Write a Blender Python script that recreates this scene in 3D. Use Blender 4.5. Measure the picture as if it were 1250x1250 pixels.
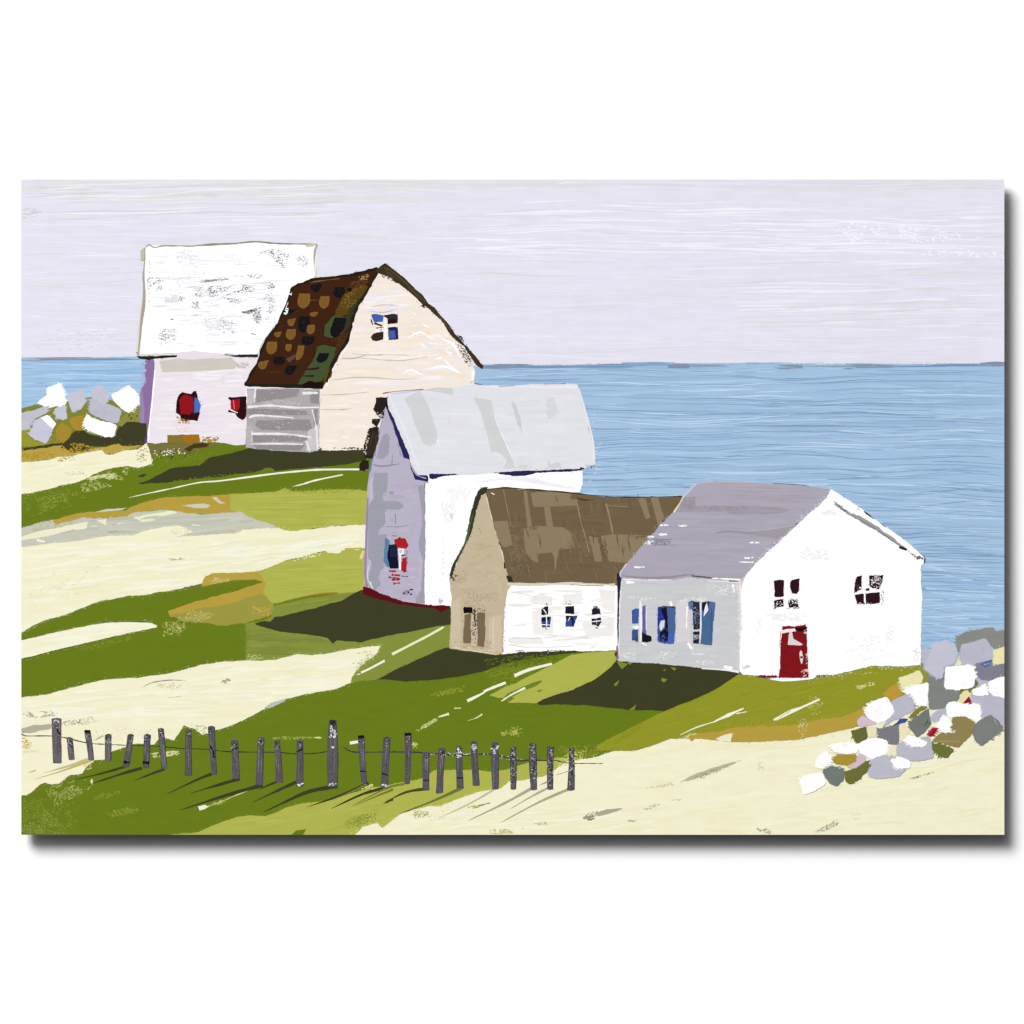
import bpy, math, random
import numpy as np
from mathutils import Vector, noise
from mathutils.geometry import delaunay_2d_cdt

# ------------------------------------------------------------------ camera, light, exposure
scn = bpy.context.scene
for o in list(bpy.data.objects):
    bpy.data.objects.remove(o)
C = scn.collection
random.seed(7)

PX = 0.001                      # one picture unit = 1 mm; the canvas is 1200 x 800 mm
CAM_D = 12.0                    # camera distance from the canvas front
cam = bpy.data.cameras.new('camera')
camo = bpy.data.objects.new('camera', cam); C.objects.link(camo)
camo.location = (0, -CAM_D, 0); camo.rotation_euler = (math.radians(90), 0, 0)
cam.sensor_width = 36; cam.lens = 36 * CAM_D / 1.250
cam.clip_end = 200
scn.camera = camo
scn.render.resolution_x = scn.render.resolution_y = 1024

world = bpy.data.worlds.new('World'); scn.world = world; world.use_nodes = True
bg = world.node_tree.nodes['Background']
AMB = 0.07; KEY = 1.16
GAIN = AMB + KEY
bg.inputs[0].default_value = (1, 1, 1, 1); bg.inputs[1].default_value = AMB

DEPTH = 0.040                   # distance from canvas front to wall, chosen to shape the drop shadow
LD = 26.0; TX, TZ = -0.365, 0.53
lr = LD * math.sqrt(1 + TX * TX + TZ * TZ)
for nm, share, size in (('softbox_lamp', 0.66, 0.44), ('penumbra_lamp', 0.34, 0.95)):   # a soft lamp, and an added wider, fainter one to soften the shadow's edge
    ld = bpy.data.lights.new(nm, 'AREA'); ld.shape = 'DISK'; ld.size = LD * size
    ld.energy = share * 1.075 * KEY * math.pi ** 2 * lr * lr / (LD / lr)
    lo = bpy.data.objects.new(nm, ld); C.objects.link(lo)
    lo.location = (TX * LD, -LD - (0.3 if nm == 'penumbra_lamp' else 0), TZ * LD)
    lo.rotation_euler = (-Vector(lo.location)).to_track_quat('-Z', 'Y').to_euler()

scn.view_settings.view_transform = 'Standard'; scn.view_settings.look = 'None'
scn.view_settings.exposure = 0; scn.view_settings.gamma = 1
scn.view_settings.use_curve_mapping = False
scn.render.engine = 'CYCLES'

# ------------------------------------------------------------------ materials
def lin(c):
    c /= 255.0
    return c / 12.92 if c <= 0.04045 else ((c + 0.055) / 1.055) ** 2.4

MATS = {}
def paint_mat(col, var=0.03):
    """matt paint of one colour, its pigment very slightly uneven"""
    key = tuple(col)
    if key in MATS: return MATS[key]
    m = bpy.data.materials.new('paint_%d_%d_%d' % key); m.use_nodes = True
    nt = m.node_tree; b = nt.nodes['Principled BSDF']
    b.inputs['Roughness'].default_value = 0.85
    b.inputs['Specular IOR Level'].default_value = 0.05
    base = [min(lin(c) / GAIN, 0.86) for c in col] if min(col) < 253 else [0.86] * 3
    tc = nt.nodes.new('ShaderNodeTexCoord')
    mp = nt.nodes.new('ShaderNodeMapping'); mp.inputs['Scale'].default_value = (14, 1, 60)
    n = nt.nodes.new('ShaderNodeTexNoise'); n.inputs['Scale'].default_value = 2.0
    n.inputs['Detail'].default_value = 6; n.inputs['Roughness'].default_value = 0.65
    rp = nt.nodes.new('ShaderNodeValToRGB')
    lo_ = [max(0, c * (1 - var * 1.6)) for c in base]; hi = [min(0.88, c * (1 + var)) for c in base]
    rp.color_ramp.elements[0].position = 0.3; rp.color_ramp.elements[0].color = (*lo_, 1)
    rp.color_ramp.elements[1].position = 0.7; rp.color_ramp.elements[1].color = (*hi, 1)
    nt.links.new(tc.outputs['Object'], mp.inputs['Vector']); nt.links.new(mp.outputs[0], n.inputs['Vector'])
    nt.links.new(n.outputs['Fac'], rp.inputs['Fac']); nt.links.new(rp.outputs['Color'], b.inputs['Base Color'])
    MATS[key] = m
    return m

def plain_mat(name, a, rough=0.9, scale=300, bump=0.02):
    m = bpy.data.materials.new(name); m.use_nodes = True
    nt = m.node_tree; b = nt.nodes['Principled BSDF']
    b.inputs['Base Color'].default_value = (*a, 1); b.inputs['Roughness'].default_value = rough
    b.inputs['Specular IOR Level'].default_value = 0.05
    n = nt.nodes.new('ShaderNodeTexNoise'); n.inputs['Scale'].default_value = scale
    bp = nt.nodes.new('ShaderNodeBump'); bp.inputs['Strength'].default_value = bump
    bp.inputs['Distance'].default_value = 0.001
    nt.links.new(n.outputs['Fac'], bp.inputs['Height']); nt.links.new(bp.outputs[0], b.inputs['Normal'])
    return m

# ------------------------------------------------------------------ painting helpers (picture units, y down)
L_, T_, R_, B_ = 26, 219, 1226, 1019
FINE = 0.004                    # mm between two coats of paint

def clampP(p): return (min(max(p[0], L_), R_), min(max(p[1], T_), B_))

def curve(pts, closed=True, k=4):
    n = len(pts); out = []
    rng = range(n if closed else n - 1)
    for i in rng:
        if closed: p0, p1, p2, p3 = pts[i - 1], pts[i], pts[(i + 1) % n], pts[(i + 2) % n]
        else: p0, p1, p2, p3 = pts[max(i - 1, 0)], pts[i], pts[i + 1], pts[min(i + 2, n - 1)]
        for j in range(k):
            t = j / k
            out.append(tuple(0.5 * (2 * p1[a] + (p2[a] - p0[a]) * t + (2 * p0[a] - 5 * p1[a] + 4 * p2[a] - p3[a]) * t * t
                       + (3 * p1[a] - p0[a] - 3 * p2[a] + p3[a]) * t ** 3) for a in (0, 1)))
    if not closed: out.append(pts[-1])
    return out

def rough_edge(pts, amp, step=1.6):
    seed = random.random() * 100; out = []
    n = len(pts)
    for i in range(n):
        a, b = pts[i], pts[(i + 1) % n]
        dx, dy = b[0] - a[0], b[1] - a[1]; l = math.hypot(dx, dy)
        if l < 1e-6: continue
        k = max(1, int(l / step)); nx, ny = -dy / l, dx / l
        for j in range(k):
            t = j / k; x, y = a[0] + dx * t, a[1] + dy * t
            d = amp * (1.1 * noise.noise((x * 0.09, y * 0.09, seed)) + 0.7 * noise.noise((x * 0.35, y * 0.35, seed + 9))
                       + 0.5 * noise.noise((x * 0.9, y * 0.9, seed + 19)))
            out.append((x + nx * d, y + ny * d))
    return out

def inside(p, poly):
    x, y = p; c = False; n = len(poly); j = n - 1
    for i in range(n):
        xi, yi = poly[i]; xj, yj = poly[j]
        if (yi > y) != (yj > y) and x < (xj - xi) * (y - yi) / (yj - yi) + xi: c = not c
        j = i
    return c

def Z(x0, y0, s, *flat):
    return [(x0 + flat[i] / s, y0 + flat[i + 1] / s) for i in range(0, len(flat), 2)]
def zA(*f): return Z(20, 530, 4.032, *f)
def zB(*f): return Z(190, 530, 3.378, *f)
def zC(*f): return Z(20, 700, 4.032, *f)
def zD(*f): return Z(300, 720, 3.125, *f)
def zE(*f): return Z(210, 860, 4.63, *f)
def zF(*f): return Z(20, 860, 5, *f)
def zG(*f): return Z(430, 860, 4.31, *f)
def zH(*f): return Z(680, 780, 3.29, *f)
def z2(*f): return Z(160, 280, 5.208, *f)
def z3(*f): return Z(290, 310, 5, *f)
def z4(*f): return Z(380, 310, 5.435, *f)
def z5(*f): return Z(20, 420, 4.167, *f)
def y1(*f): return Z(430, 450, 4.032, *f)
def y2(*f): return Z(430, 560, 5, *f)
def y3(*f): return Z(540, 580, 4.032, *f)
def y4(*f): return Z(740, 580, 4.807, *f)
def y5(*f): return Z(890, 590, 5, *f)
def y6(*f): return Z(960, 750, 4.464, *f)
def q(*f): return Z(0, 0, 1, *f)

CELL = 2.0
NX, NY = int(1200 / CELL) + 1, int(800 / CELL) + 1
HGT = np.zeros((NY, NX), dtype=np.float64)      # thickness of the paint so far, in mm, over the canvas

def lift(js, is_):
    """height of a new mark: just above everything it covers"""
    z = float(HGT[js, is_].max()) + FINE
    HGT[js, is_] = z
    return z
def lift_box(x0, y0, x1, y1):
    i0 = min(max(int((x0 - L_) / CELL), 0), NX - 1); i1 = min(max(int((x1 - L_) / CELL), i0), NX - 1)
    j0 = min(max(int((y0 - T_) / CELL), 0), NY - 1); j1 = min(max(int((y1 - T_) / CELL), j0), NY - 1)
    return lift(slice(j0, j1 + 1), slice(i0, i1 + 1))
def lift_strip(quads):
    js, is_ = [], []
    for qd in quads:
        xs = [p[0] for p in qd]; ys = [p[1] for p in qd]
        i0 = min(max(int((min(xs) - L_) / CELL), 0), NX - 1); i1 = min(max(int((max(xs) - L_) / CELL), i0), NX - 1)
        j0 = min(max(int((min(ys) - T_) / CELL), 0), NY - 1); j1 = min(max(int((max(ys) - T_) / CELL), j0), NY - 1)
        for j in range(j0, j1 + 1):
            for i in range(i0, i1 + 1): js.append(j); is_.append(i)
    return lift(js, is_)
def lift_poly(pts):
    P = np.array(pts); x0, y0 = P.min(0) - 3; x1, y1 = P.max(0) + 3
    i0 = min(max(int((x0 - L_) / CELL), 0), NX - 1); i1 = min(max(int((x1 - L_) / CELL), i0), NX - 1)
    j0 = min(max(int((y0 - T_) / CELL), 0), NY - 1); j1 = min(max(int((y1 - T_) / CELL), j0), NY - 1)
    gx = L_ + (np.arange(i0, i1 + 1) + .5) * CELL; gy = T_ + (np.arange(j0, j1 + 1) + .5) * CELL
    X, Y = np.meshgrid(gx, gy); m = np.zeros(X.shape, bool)
    Q = np.roll(P, 1, 0)
    for (xa, ya), (xb, yb) in zip(P, Q):
        if ya == yb: continue
        r = (ya > Y) != (yb > Y)
        m ^= r & (X < (xb - xa) * (Y - ya) / (yb - ya) + xa)
    ii = np.clip(((P[:, 0] - L_) / CELL).astype(int), i0, i1) - i0; jj = np.clip(((P[:, 1] - T_) / CELL).astype(int), j0, j1) - j0
    m[jj, ii] = True
    d = m.copy(); d[1:] |= m[:-1]; d[:-1] |= m[1:]; m = d.copy(); m[:, 1:] |= d[:, :-1]; m[:, :-1] |= d[:, 1:]
    sub = HGT[j0:j1 + 1, i0:i1 + 1]; z = float(sub[m].max()) + FINE; sub[m] = z
    return z

class Paint:
    """marks that end up as ONE mesh; every mark lies a few thousandths of a mm above what it covers"""
    def __init__(self, base=None):
        self.v = []; self.f = []; self.mi = []; self.cols = []; self.clip = None
    def slot(self, col):
        col = tuple(col)
        if col not in self.cols: self.cols.append(col)
        return self.cols.index(col)
    def add(self, pts, col, z):
        sl = self.slot(col)
        pts = [clampP(p) for p in pts]
        if len(pts) == 4: tris = [(0, 1, 2), (0, 2, 3)]
        else:
            r = delaunay_2d_cdt([Vector(p) for p in pts], [], [list(range(len(pts)))], 1, 1e-4)
            pts = [(p[0], p[1]) for p in r[0]]; tris = r[2]
        b = len(self.v)
        self.v += [((p[0] - 625) * PX, -z * 0.001, (625 - p[1]) * PX) for p in pts]
        for t in tris:
            a, c, d = (pts[i] for i in t)
            ar = (c[0] - a[0]) * (d[1] - a[1]) - (c[1] - a[1]) * (d[0] - a[0])
            if abs(ar) < 1e-5: continue
            t = list(t) if ar < 0 else list(t)[::-1]
            self.f.append([b + i for i in t]); self.mi.append(sl)
    def strip(self, l, r, col):
        sl = self.slot(col); l = [clampP(p) for p in l]; r = [clampP(p) for p in r]
        z = lift_strip([(l[i], l[i + 1], r[i], r[i + 1]) for i in range(len(l) - 1)]); b = len(self.v)
        for p, q_ in zip(l, r):
            for c in (p, q_): self.v.append(((c[0] - 625) * PX, -z * 0.001, (625 - c[1]) * PX))
        for i in range(len(l) - 1):
            k = b + 2 * i; self.f.append([k, k + 1, k + 3, k + 2]); self.mi.append(sl)
    def poly(self, pts, col, amp=0.7, smooth=False, dry=0, spread=2.5):
        if smooth: pts = curve(pts)
        src = pts
        if self.clip is None: self.clip = src
        # shapes that run off the picture are cut by its edge, not frayed there
        pts = [(x - 7 if x <= L_ + .6 else x + 7 if x >= R_ - .6 else x, y - 7 if y <= T_ + .6 else y + 7 if y >= B_ - .6 else y) for x, y in pts]
        if amp: pts = rough_edge(pts, amp)
        self.add(pts, col, lift_poly([clampP(p) for p in pts]))
        if dry: self.edge(src, col, dry, spread)
        return self
    def edge(self, pts, col, dens, spread, size=0.9):
        """dry brush: flecks scattered along an outline"""
        n = len(pts)
        for i in range(n):
            a, b = pts[i], pts[(i + 1) % n]; l = math.hypot(b[0] - a[0], b[1] - a[1])
            for k in range(int(l * dens + random.random())):
                t = random.random()
                x = a[0] + (b[0] - a[0]) * t + random.gauss(0, spread * 0.5); y = a[1] + (b[1] - a[1]) * t + random.gauss(0, spread * 0.5)
                self.fleck(x, y, size * random.uniform(0.5, 1.6), size * random.uniform(0.4, 0.9), random.uniform(-0.4, 0.4), col)
    def fleck(self, x, y, w, h, ang, col):
        if not (L_ + 1 < x < R_ - 1 and T_ + 1 < y < B_ - 1): return
        c, s = math.cos(ang), math.sin(ang)
        p = [(x + (dx * w * c - dy * h * s) * 0.5, y + (dx * w * s + dy * h * c) * 0.5)
             for dx, dy in ((-1, -random.uniform(.3, 1)), (random.uniform(.5, 1), -1), (1, random.uniform(.3, 1)), (-random.uniform(.5, 1), 1))]
        self.add(p, col, lift_box(min(a[0] for a in p), min(a[1] for a in p), max(a[0] for a in p), max(a[1] for a in p)))
    def specks(self, region, n, col, size=1.0, aspect=1.6, ang=0.0, clump=0.0, falloff=True):
        """stipple inside a polygon; clump makes it gather along noise"""
        xs = [p[0] for p in region]; ys = [p[1] for p in region]; seed = random.random() * 50; k = 0; tries = 0
        cx, cy = sum(xs) / len(xs), sum(ys) / len(ys); rx, ry = (max(xs) - min(xs)) / 2 + .01, (max(ys) - min(ys)) / 2 + .01
        while k < n and tries < n * 30:
            tries += 1
            x, y = random.uniform(min(xs), max(xs)), random.uniform(min(ys), max(ys))
            if not inside((x, y), region): continue
            if clump and noise.noise((x * 0.06, y * 0.12, seed)) < (clump - 0.5): continue
            if falloff and random.random() < ((abs(x - cx) / rx) ** 2.2 + (abs(y - cy) / ry) ** 2.2) * (.85 + 1.2 * noise.noise((x * .15, y * .15, seed + 5))): continue
            s = size * random.uniform(0.5, 1.5)
            self.fleck(x, y, s * aspect, s, ang + random.uniform(-.25, .25), col); k += 1
        return self
    def stroke(self, pts, w0, w1, col, mid=None, amp=0.25, smooth=True):
        """brush line: width w0 at the start, (mid half way,) w1 at the end"""
        if smooth and len(pts) > 2: pts = curve(pts, False, 4)
        n = len(pts)
        if n == 2:
            a, b = pts; pts = [(a[0] + (b[0] - a[0]) * i / 6, a[1] + (b[1] - a[1]) * i / 6) for i in range(7)]; n = 7
        l, r = [], []
        for i, p in enumerate(pts):
            a, b = pts[max(i - 1, 0)], pts[min(i + 1, n - 1)]
            d = math.hypot(b[0] - a[0], b[1] - a[1]) or 1; nx, ny = -(b[1] - a[1]) / d, (b[0] - a[0]) / d
            t = i / (n - 1)
            if mid is None: w = w0 + (w1 - w0) * t
            else: w = (w0 + (mid - w0) * t * 2) if t < .5 else (mid + (w1 - mid) * (t * 2 - 1))
            w = max(w / 2 + random.uniform(-amp, amp) * min(1, w), 0.12)
            l.append((p[0] + nx * w, p[1] + ny * w)); r.append((p[0] - nx * w, p[1] - ny * w))
        self.strip(l, r, col)
        return self
    def streaks(self, box, n, cols, length, width, slope=(0, 0.02), wave=1.5, ymap=None):
        """long thin bristle marks, each on its own height inside one coat"""
        x0, y0, x1, y1 = box; seed = random.random() * 40
        clip = self.clip if self.clip and len(self.clip) > 14 else None
        for _ in range(n):
            l = random.uniform(*length) * random.choice((0.4, 0.7, 1, 1)); w = random.uniform(*width); x = random.uniform(x0 - l / 2, x1 - l * .3)
            y = random.uniform(y0, y1); sl = random.gauss(*slope); ph = random.random() * 9
            xa, xb = max(x, x0), min(x + l, x1)
            if xb - xa < 4: continue
            k = max(5, int((xb - xa) / 9)); run = []; runs = []
            for i in range(k + 1):
                t = xa + (xb - xa) * i / k
                b = y + (t - xa) * sl + wave * noise.noise((t * 0.008, y * 0.02, seed)) * 2 + wave * .4 * noise.noise((t * .03, ph, seed))
                if y0 - 4 < b < y1 + 4 and T_ + 1 < b < B_ - 1 and (clip is None or (inside((t, b - w * .6), clip) and inside((t, b + w * .6), clip))): run.append((t, b))
                elif run: runs.append(run); run = []
            if run: runs.append(run)
            for run in runs:
                if len(run) < 3: continue
                m = len(run) - 1
                hs = [max(0.1, w * (0.2 + 0.8 * math.sin(math.pi * (i + .3) / (m + .6)) ** .6) * random.uniform(.7, 1.1)) / 2 for i in range(m + 1)]
                self.strip([(t, b - h) for (t, b), h in zip(run, hs)], [(t, b + h) for (t, b), h in zip(run, hs)], random.choice(cols))
        return self
    def build(self, name, parent, label=None):
        me = bpy.data.meshes.new(name); me.from_pydata(self.v, [], self.f)
        for c in self.cols: me.materials.append(paint_mat(c))
        me.polygons.foreach_set('material_index', self.mi); me.update()
        o = bpy.data.objects.new(name, me); C.objects.link(o); o.parent = parent
        if label: o['label'] = label
        return o

def part_empty(name, parent, label=None, loc=(0, 0, 0)):
    o = bpy.data.objects.new(name, None); C.objects.link(o); o.parent = parent
    o.empty_display_size = .05
    if label: o['label'] = label
    return o

def poly1(name, parent, base, pts, col, label=None, **k):
    return Paint(base).poly(pts, col, **k).build(name, parent, label)

# ------------------------------------------------------------------ the wall and the stretched canvas
def box_mesh(name, x0, x1, ya, yb, z0, z1, bev=0.0):
    import bmesh
    bm = bmesh.new(); bmesh.ops.create_cube(bm, size=1)
    for v in bm.verts:
        v.co = ((x0 + x1) / 2 + v.co.x * (x1 - x0), (ya + yb) / 2 + v.co.y * (yb - ya), (z0 + z1) / 2 + v.co.z * (z1 - z0))
    if bev: bmesh.ops.bevel(bm, geom=bm.edges[:], offset=bev, segments=3, affect='EDGES', profile=0.5)
    me = bpy.data.meshes.new(name); bm.to_mesh(me); bm.free(); return me

me = box_mesh('wall', -4, 4, DEPTH, DEPTH + 0.12, -3, 3); me.materials.append(plain_mat('white_wall_paint', (0.86, 0.86, 0.86)))
wall = bpy.data.objects.new('wall', me); C.objects.link(wall); wall['kind'] = 'structure'

art = bpy.data.objects.new('canvas_print', None); C.objects.link(art)
art['label'] = 'large frameless canvas print of white seaside houses hung on the white wall'
art['category'] = 'canvas print'
me = box_mesh('canvas', (L_ - 625) * PX, (R_ - 625) * PX, 0.0004, 0.0165, (625 - B_) * PX, (625 - T_) * PX, 0.0004)
me.materials.append(plain_mat('primed_canvas', (0.22, 0.215, 0.21), scale=900, bump=.1))
cv = bpy.data.objects.new('stretched_canvas', me); C.objects.link(cv); cv.parent = art
wood = plain_mat('added_batten_pine', (0.42, 0.30, 0.18), scale=120, bump=.2)
for x0, x1, z0, z1 in ((-.50, .50, .27, .32), (-.50, .50, -.32, -.27), (-.50, -.45, -.2695, .2695), (.45, .50, -.2695, .2695)):  # unseen battens, made up to float the canvas so its shadow falls offset
    me = box_mesh('added_batten', x0, x1, 0.017, DEPTH - 0.0005, z0 + .006, z1 + .006, 0.001); me.materials.append(wood)
    ob = bpy.data.objects.new('added_batten', me); C.objects.link(ob); ob.parent = art

WHITE = (255, 255, 255); CREAM = (245, 241, 208); CREAM2 = (247, 245, 222); CREAM3 = (240, 236, 196)
GRASS = (104, 123, 26); GRASS_D = (96, 122, 24); LOLIVE = (176, 181, 80); MOLIVE = (133, 145, 60); ROLIVE = (147, 150, 40)
TAN = (185, 160, 68); TANB = (184, 157, 64); OTAN = (156, 151, 66); STONE = (200, 200, 184); SHADE = (62, 62, 37)
BARK = (44, 34, 24)

# ------------------------------------------------------------------ painted sky
s = Paint(0.0)
s.poly(q(26, 219, 1226, 219, 1226, 452, 26, 452), (230, 228, 242), amp=0)
s.streaks((26, 219, 1226, 448), 240, [(228, 226, 238), (229, 228, 238), (232, 230, 243)], (90, 380), (1.5, 4.5), (0, .012), 3)
s.streaks((26, 219, 1226, 448), 210, [(225, 224, 230), (222, 222, 226), (227, 226, 232)], (40, 240), (0.7, 2.0), (0, .015), 3)
s.streaks((26, 219, 1226, 448), 170, [(237, 235, 247), (242, 240, 250), (235, 233, 246)], (40, 220), (0.6, 1.8), (0, .015), 3)
s.streaks((26, 220, 1226, 232), 50, [(226, 226, 229), (223, 223, 226), (230, 229, 234)], (80, 300), (1.2, 3), (0, .006), 1)
s.streaks((26, 220, 560, 248), 40, [(228, 225, 228), (231, 228, 228), (225, 224, 226)], (80, 300), (1.2, 3.4), (-.01, .01), 2)
s.streaks((26, 225, 420, 268), 40, [(218, 216, 217), (243, 240, 246)], (50, 220), (0.8, 1.8), (-.02, .02), 2)
s.streaks((580, 250, 1226, 310), 90, [(245, 243, 252), (241, 239, 249)], (40, 240), (0.8, 2.2), (0.01, .015), 2)
s.streaks((900, 320, 1226, 400), 60, [(223, 222, 226), (243, 241, 250)], (60, 240), (0.8, 2.2), (-.01, .015), 2)
s.specks(q(1010, 285, 1040, 273, 1140, 276, 1200, 290, 1110, 297, 1040, 295), 260, (247, 245, 254), 1.3, 2.2, clump=.45)
s.specks(q(1120, 306, 1226, 306, 1226, 315, 1130, 313), 70, (247, 245, 254), 1.2, 2.6)
s.specks(q(26, 255, 52, 250, 52, 264, 26, 268), 30, (208, 204, 206), .8, 6)
s.specks(q(60, 400, 170, 400, 168, 432, 26, 432), 120, (214, 212, 222), .7, 5)
s.build('sky', art)

# ------------------------------------------------------------------ painted sea
s = Paint(0.10)
s.poly(q(26, 437, 100, 437, 170, 435, 400, 440, 590, 447, 640, 446, 730, 445, 800, 443, 1000, 444.5, 1226, 443.5, 1226, 850, 26, 700), (164, 195, 225), amp=.5)
s.streaks((585, 446, 1226, 820), 380, [(156, 187, 217), (159, 190, 220), (171, 201, 230), (166, 198, 227)], (60, 330), (1.5, 4.5), (0, .012), 3)
s.streaks((585, 450, 1226, 820), 330, [(134, 165, 197), (140, 171, 203), (126, 157, 190)], (90, 420), (0.5, 1.2), (.004, .007), 3.5)
s.streaks((585, 450, 1226, 820), 260, [(188, 214, 238), (180, 208, 234), (200, 222, 243)], (40, 220), (0.5, 1.5), (.004, .008), 3.5)
s.streaks((1010, 560, 1226, 700), 70, [(128, 160, 194), (192, 217, 240), (136, 168, 202)], (60, 220), (0.6, 1.4), (.04, .012), 3)
s.streaks((26, 440, 190, 520), 80, [(140, 182, 222), (148, 190, 228), (170, 206, 236)], (40, 160), (1, 3.2), (-.02, .02), 2)
s.streaks((26, 440, 190, 520), 60, [(190, 216, 240), (178, 208, 236)], (30, 110), (.5, 1.2), (-.03, .02), 2)
s.streaks((26, 436, 170, 440), 8, [(128, 134, 158), (150, 156, 178)], (80, 150), (.8, 1.8), (-.005, .004), .4)
s.streaks((585, 443, 1226, 448), 26, [(116, 150, 186), (132, 166, 200), (144, 160, 184)], (50, 160), (1.0, 3.0), (0, .004), .5)
for a, b, y in ((586, 650, 446.5), (815, 842, 446), (945, 980, 447.5), (1030, 1092, 446.5), (1205, 1226, 444)):
    s.streaks((a, y - 2, b, y + 3), 9, [(132, 146, 168), (140, 154, 176)], (30, 70), (1, 2.2), (0, .004), .4)
s.edge(q(600, 445, 1226, 444), (110, 150, 186), .28, 1.6)
s.streaks((1128, 690, 1226, 790), 50, [(168, 204, 238), (188, 216, 240), (146, 184, 222)], (20, 80), (.8, 2.6), (.08, .05), 2)
s.specks(q(715, 510, 735, 500, 735, 640, 715, 600), 40, (214, 222, 236), 1, 2)
s.build('sea', art)

# ------------------------------------------------------------------ painted meadow (sub-parts: patches of grass, sand and shade)
mead = part_empty('meadow', art)
# one lawn under everything
Paint(0.22).poly(q(26, 585, 120, 570, 172, 548, 186, 520, 480, 515, 490, 560, 620, 700, 760, 780, 900, 815,
     1120, 808, 1226, 835, 1226, 1019, 26, 1019), GRASS, amp=.8).build('grass', mead)
def patch(name, pts, col, **k):
    p = Paint(); p.poly(pts, col, **k)
    p.edge(pts, col, .75 if col != SHADE else .3, 3.0, .75)
    return p
def done(p, name, label=None):
    o = p.build(name, mead, label); return o

# bank under the rocks, far left
p = patch('b', z5(25, 335, 100, 305, 260, 290, 380, 270, 560, 300, 640, 300, 665, 400, 668, 545, 500, 585, 200, 640, 25, 660), (128, 131, 52), amp=1, dry=.15)
p.specks(q(26, 522, 60, 515, 70, 540, 26, 547), 60, (158, 152, 56), 1.6, 2)
p.poly(z5(25, 435, 70, 430, 60, 470, 100, 500, 220, 500, 130, 515, 25, 525), (150, 150, 48), amp=.8)
p.poly(z5(35, 530, 200, 505, 245, 500, 270, 465, 300, 445, 345, 440, 360, 455, 450, 475, 500, 470, 520, 420, 560, 395, 660, 400, 668, 500, 640, 515, 540, 520, 480, 525, 380, 520, 330, 545, 220, 565, 150, 540, 40, 542), SHADE, amp=.8)
p.poly(z5(575, 320, 628, 310, 628, 395, 560, 395, 535, 420, 515, 405), (140, 140, 66), amp=.8)
p.specks(z5(560, 330, 625, 320, 625, 385, 560, 390), 14, (44, 40, 26), 1.2)
p.poly(z5(25, 545, 120, 530, 235, 515, 260, 545, 330, 545, 400, 530, 520, 505, 545, 520, 640, 515, 560, 540, 450, 560, 340, 555, 250, 570, 140, 590, 25, 606), TAN, amp=1.2, dry=.4, spread=5)
p.specks(z5(220, 500, 390, 510, 390, 545, 220, 560), 120, (178, 146, 44), 1.3, 1.6, clump=.3)
p.specks(z5(220, 500, 390, 510, 390, 545, 220, 560), 60, (70, 60, 26), 1.1, 1.6)
p.specks(z5(25, 560, 200, 540, 200, 575, 25, 600), 50, (172, 136, 36), 1, 2.5)
done(p, 'grass_bank')

# upper sand strip
p = patch('sand', zA(25, 142, 160, 128, 200, 115, 270, 108, 340, 92, 420, 80, 440, 100, 480, 98, 520, 82, 600, 75, 640, 45, 652, 70, 655, 95, 672, 130, 665, 150, 600, 165, 550, 155, 480, 163, 420, 180, 380, 195, 350, 215, 300, 235, 260, 246, 210, 250, 190, 262, 165, 270, 60, 290, 25, 297), CREAM, amp=.8, dry=.35, spread=3)
p.streaks((26, 562, 180, 600), 40, [CREAM2, CREAM3], (20, 90), (.8, 2.5), (-.1, .05), 1)
p.specks(zA(230, 185, 350, 180, 350, 205, 260, 205), 30, (196, 190, 130), .7, 3)
p.specks(zA(560, 70, 650, 60, 660, 140, 610, 150), 45, (104, 104, 50), .8, 1.6)
p.specks(zA(180, 120, 300, 105, 300, 125, 180, 140), 30, (168, 142, 52), .8, 2)
done(p, 'sand_strip')
p = Paint()
p.specks(zA(300, 230, 560, 155, 540, 220, 500, 250, 330, 290), 420, (178, 184, 104), .8, 1.5, clump=.4, falloff=False)
p.specks(zA(330, 215, 540, 180, 500, 220, 380, 230), 230, (226, 226, 166), .8, 1.6, clump=.35)
p.specks(zA(25, 300, 300, 260, 250, 330, 25, 440), 420, (128, 146, 52), .8, 1.4, clump=.35)
p.specks(zA(60, 320, 340, 270, 330, 340, 140, 400), 160, (142, 158, 70), .8, 1.4, clump=.4)
p.specks(zC(720, 240, 830, 225, 800, 300, 720, 310), 150, (190, 194, 110), .8, 1.4, falloff=True)
p.specks(zC(50, 320, 480, 250, 420, 275, 60, 350), 120, (150, 160, 70), .7, 1.5)
p.specks(zC(300, 370, 620, 290, 600, 320, 320, 395), 140, (132, 146, 50), .8, 1.5)
p.specks(zA(640, 110, 900, 60, 1000, 100, 840, 140, 690, 180), 120, (130, 140, 50), .8, 1.5)
p.specks(zF(-60, 540, 380, 600, 380, 860, -60, 880), 1700, (134, 147, 60), .62, 1.3, clump=.33)
p.specks(zF(-60, 620, 340, 650, 320, 850, -60, 860), 420, (172, 180, 106), .58, 1.3, clump=.36)
p.specks(zF(180, 500, 440, 440, 490, 490, 330, 580, 180, 640), 420, (186, 192, 110), .62, 1.5, clump=.3)
p.specks(zF(540, 660, 700, 620, 790, 640, 560, 700), 130, (150, 158, 66), .8, 1.6)
p.specks(zF(420, 570, 660, 510, 660, 545, 440, 600), 90, (142, 152, 58), .7, 2, -.3)
p.specks(zF(820, 300, 1010, 275, 1030, 300, 820, 330), 140, (214, 214, 150), 1, 1.8, clump=.3)
p.specks(zE(560, 180, 850, 180, 850, 195, 560, 198), 70, (172, 178, 96), .8, 2.5)
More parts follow.
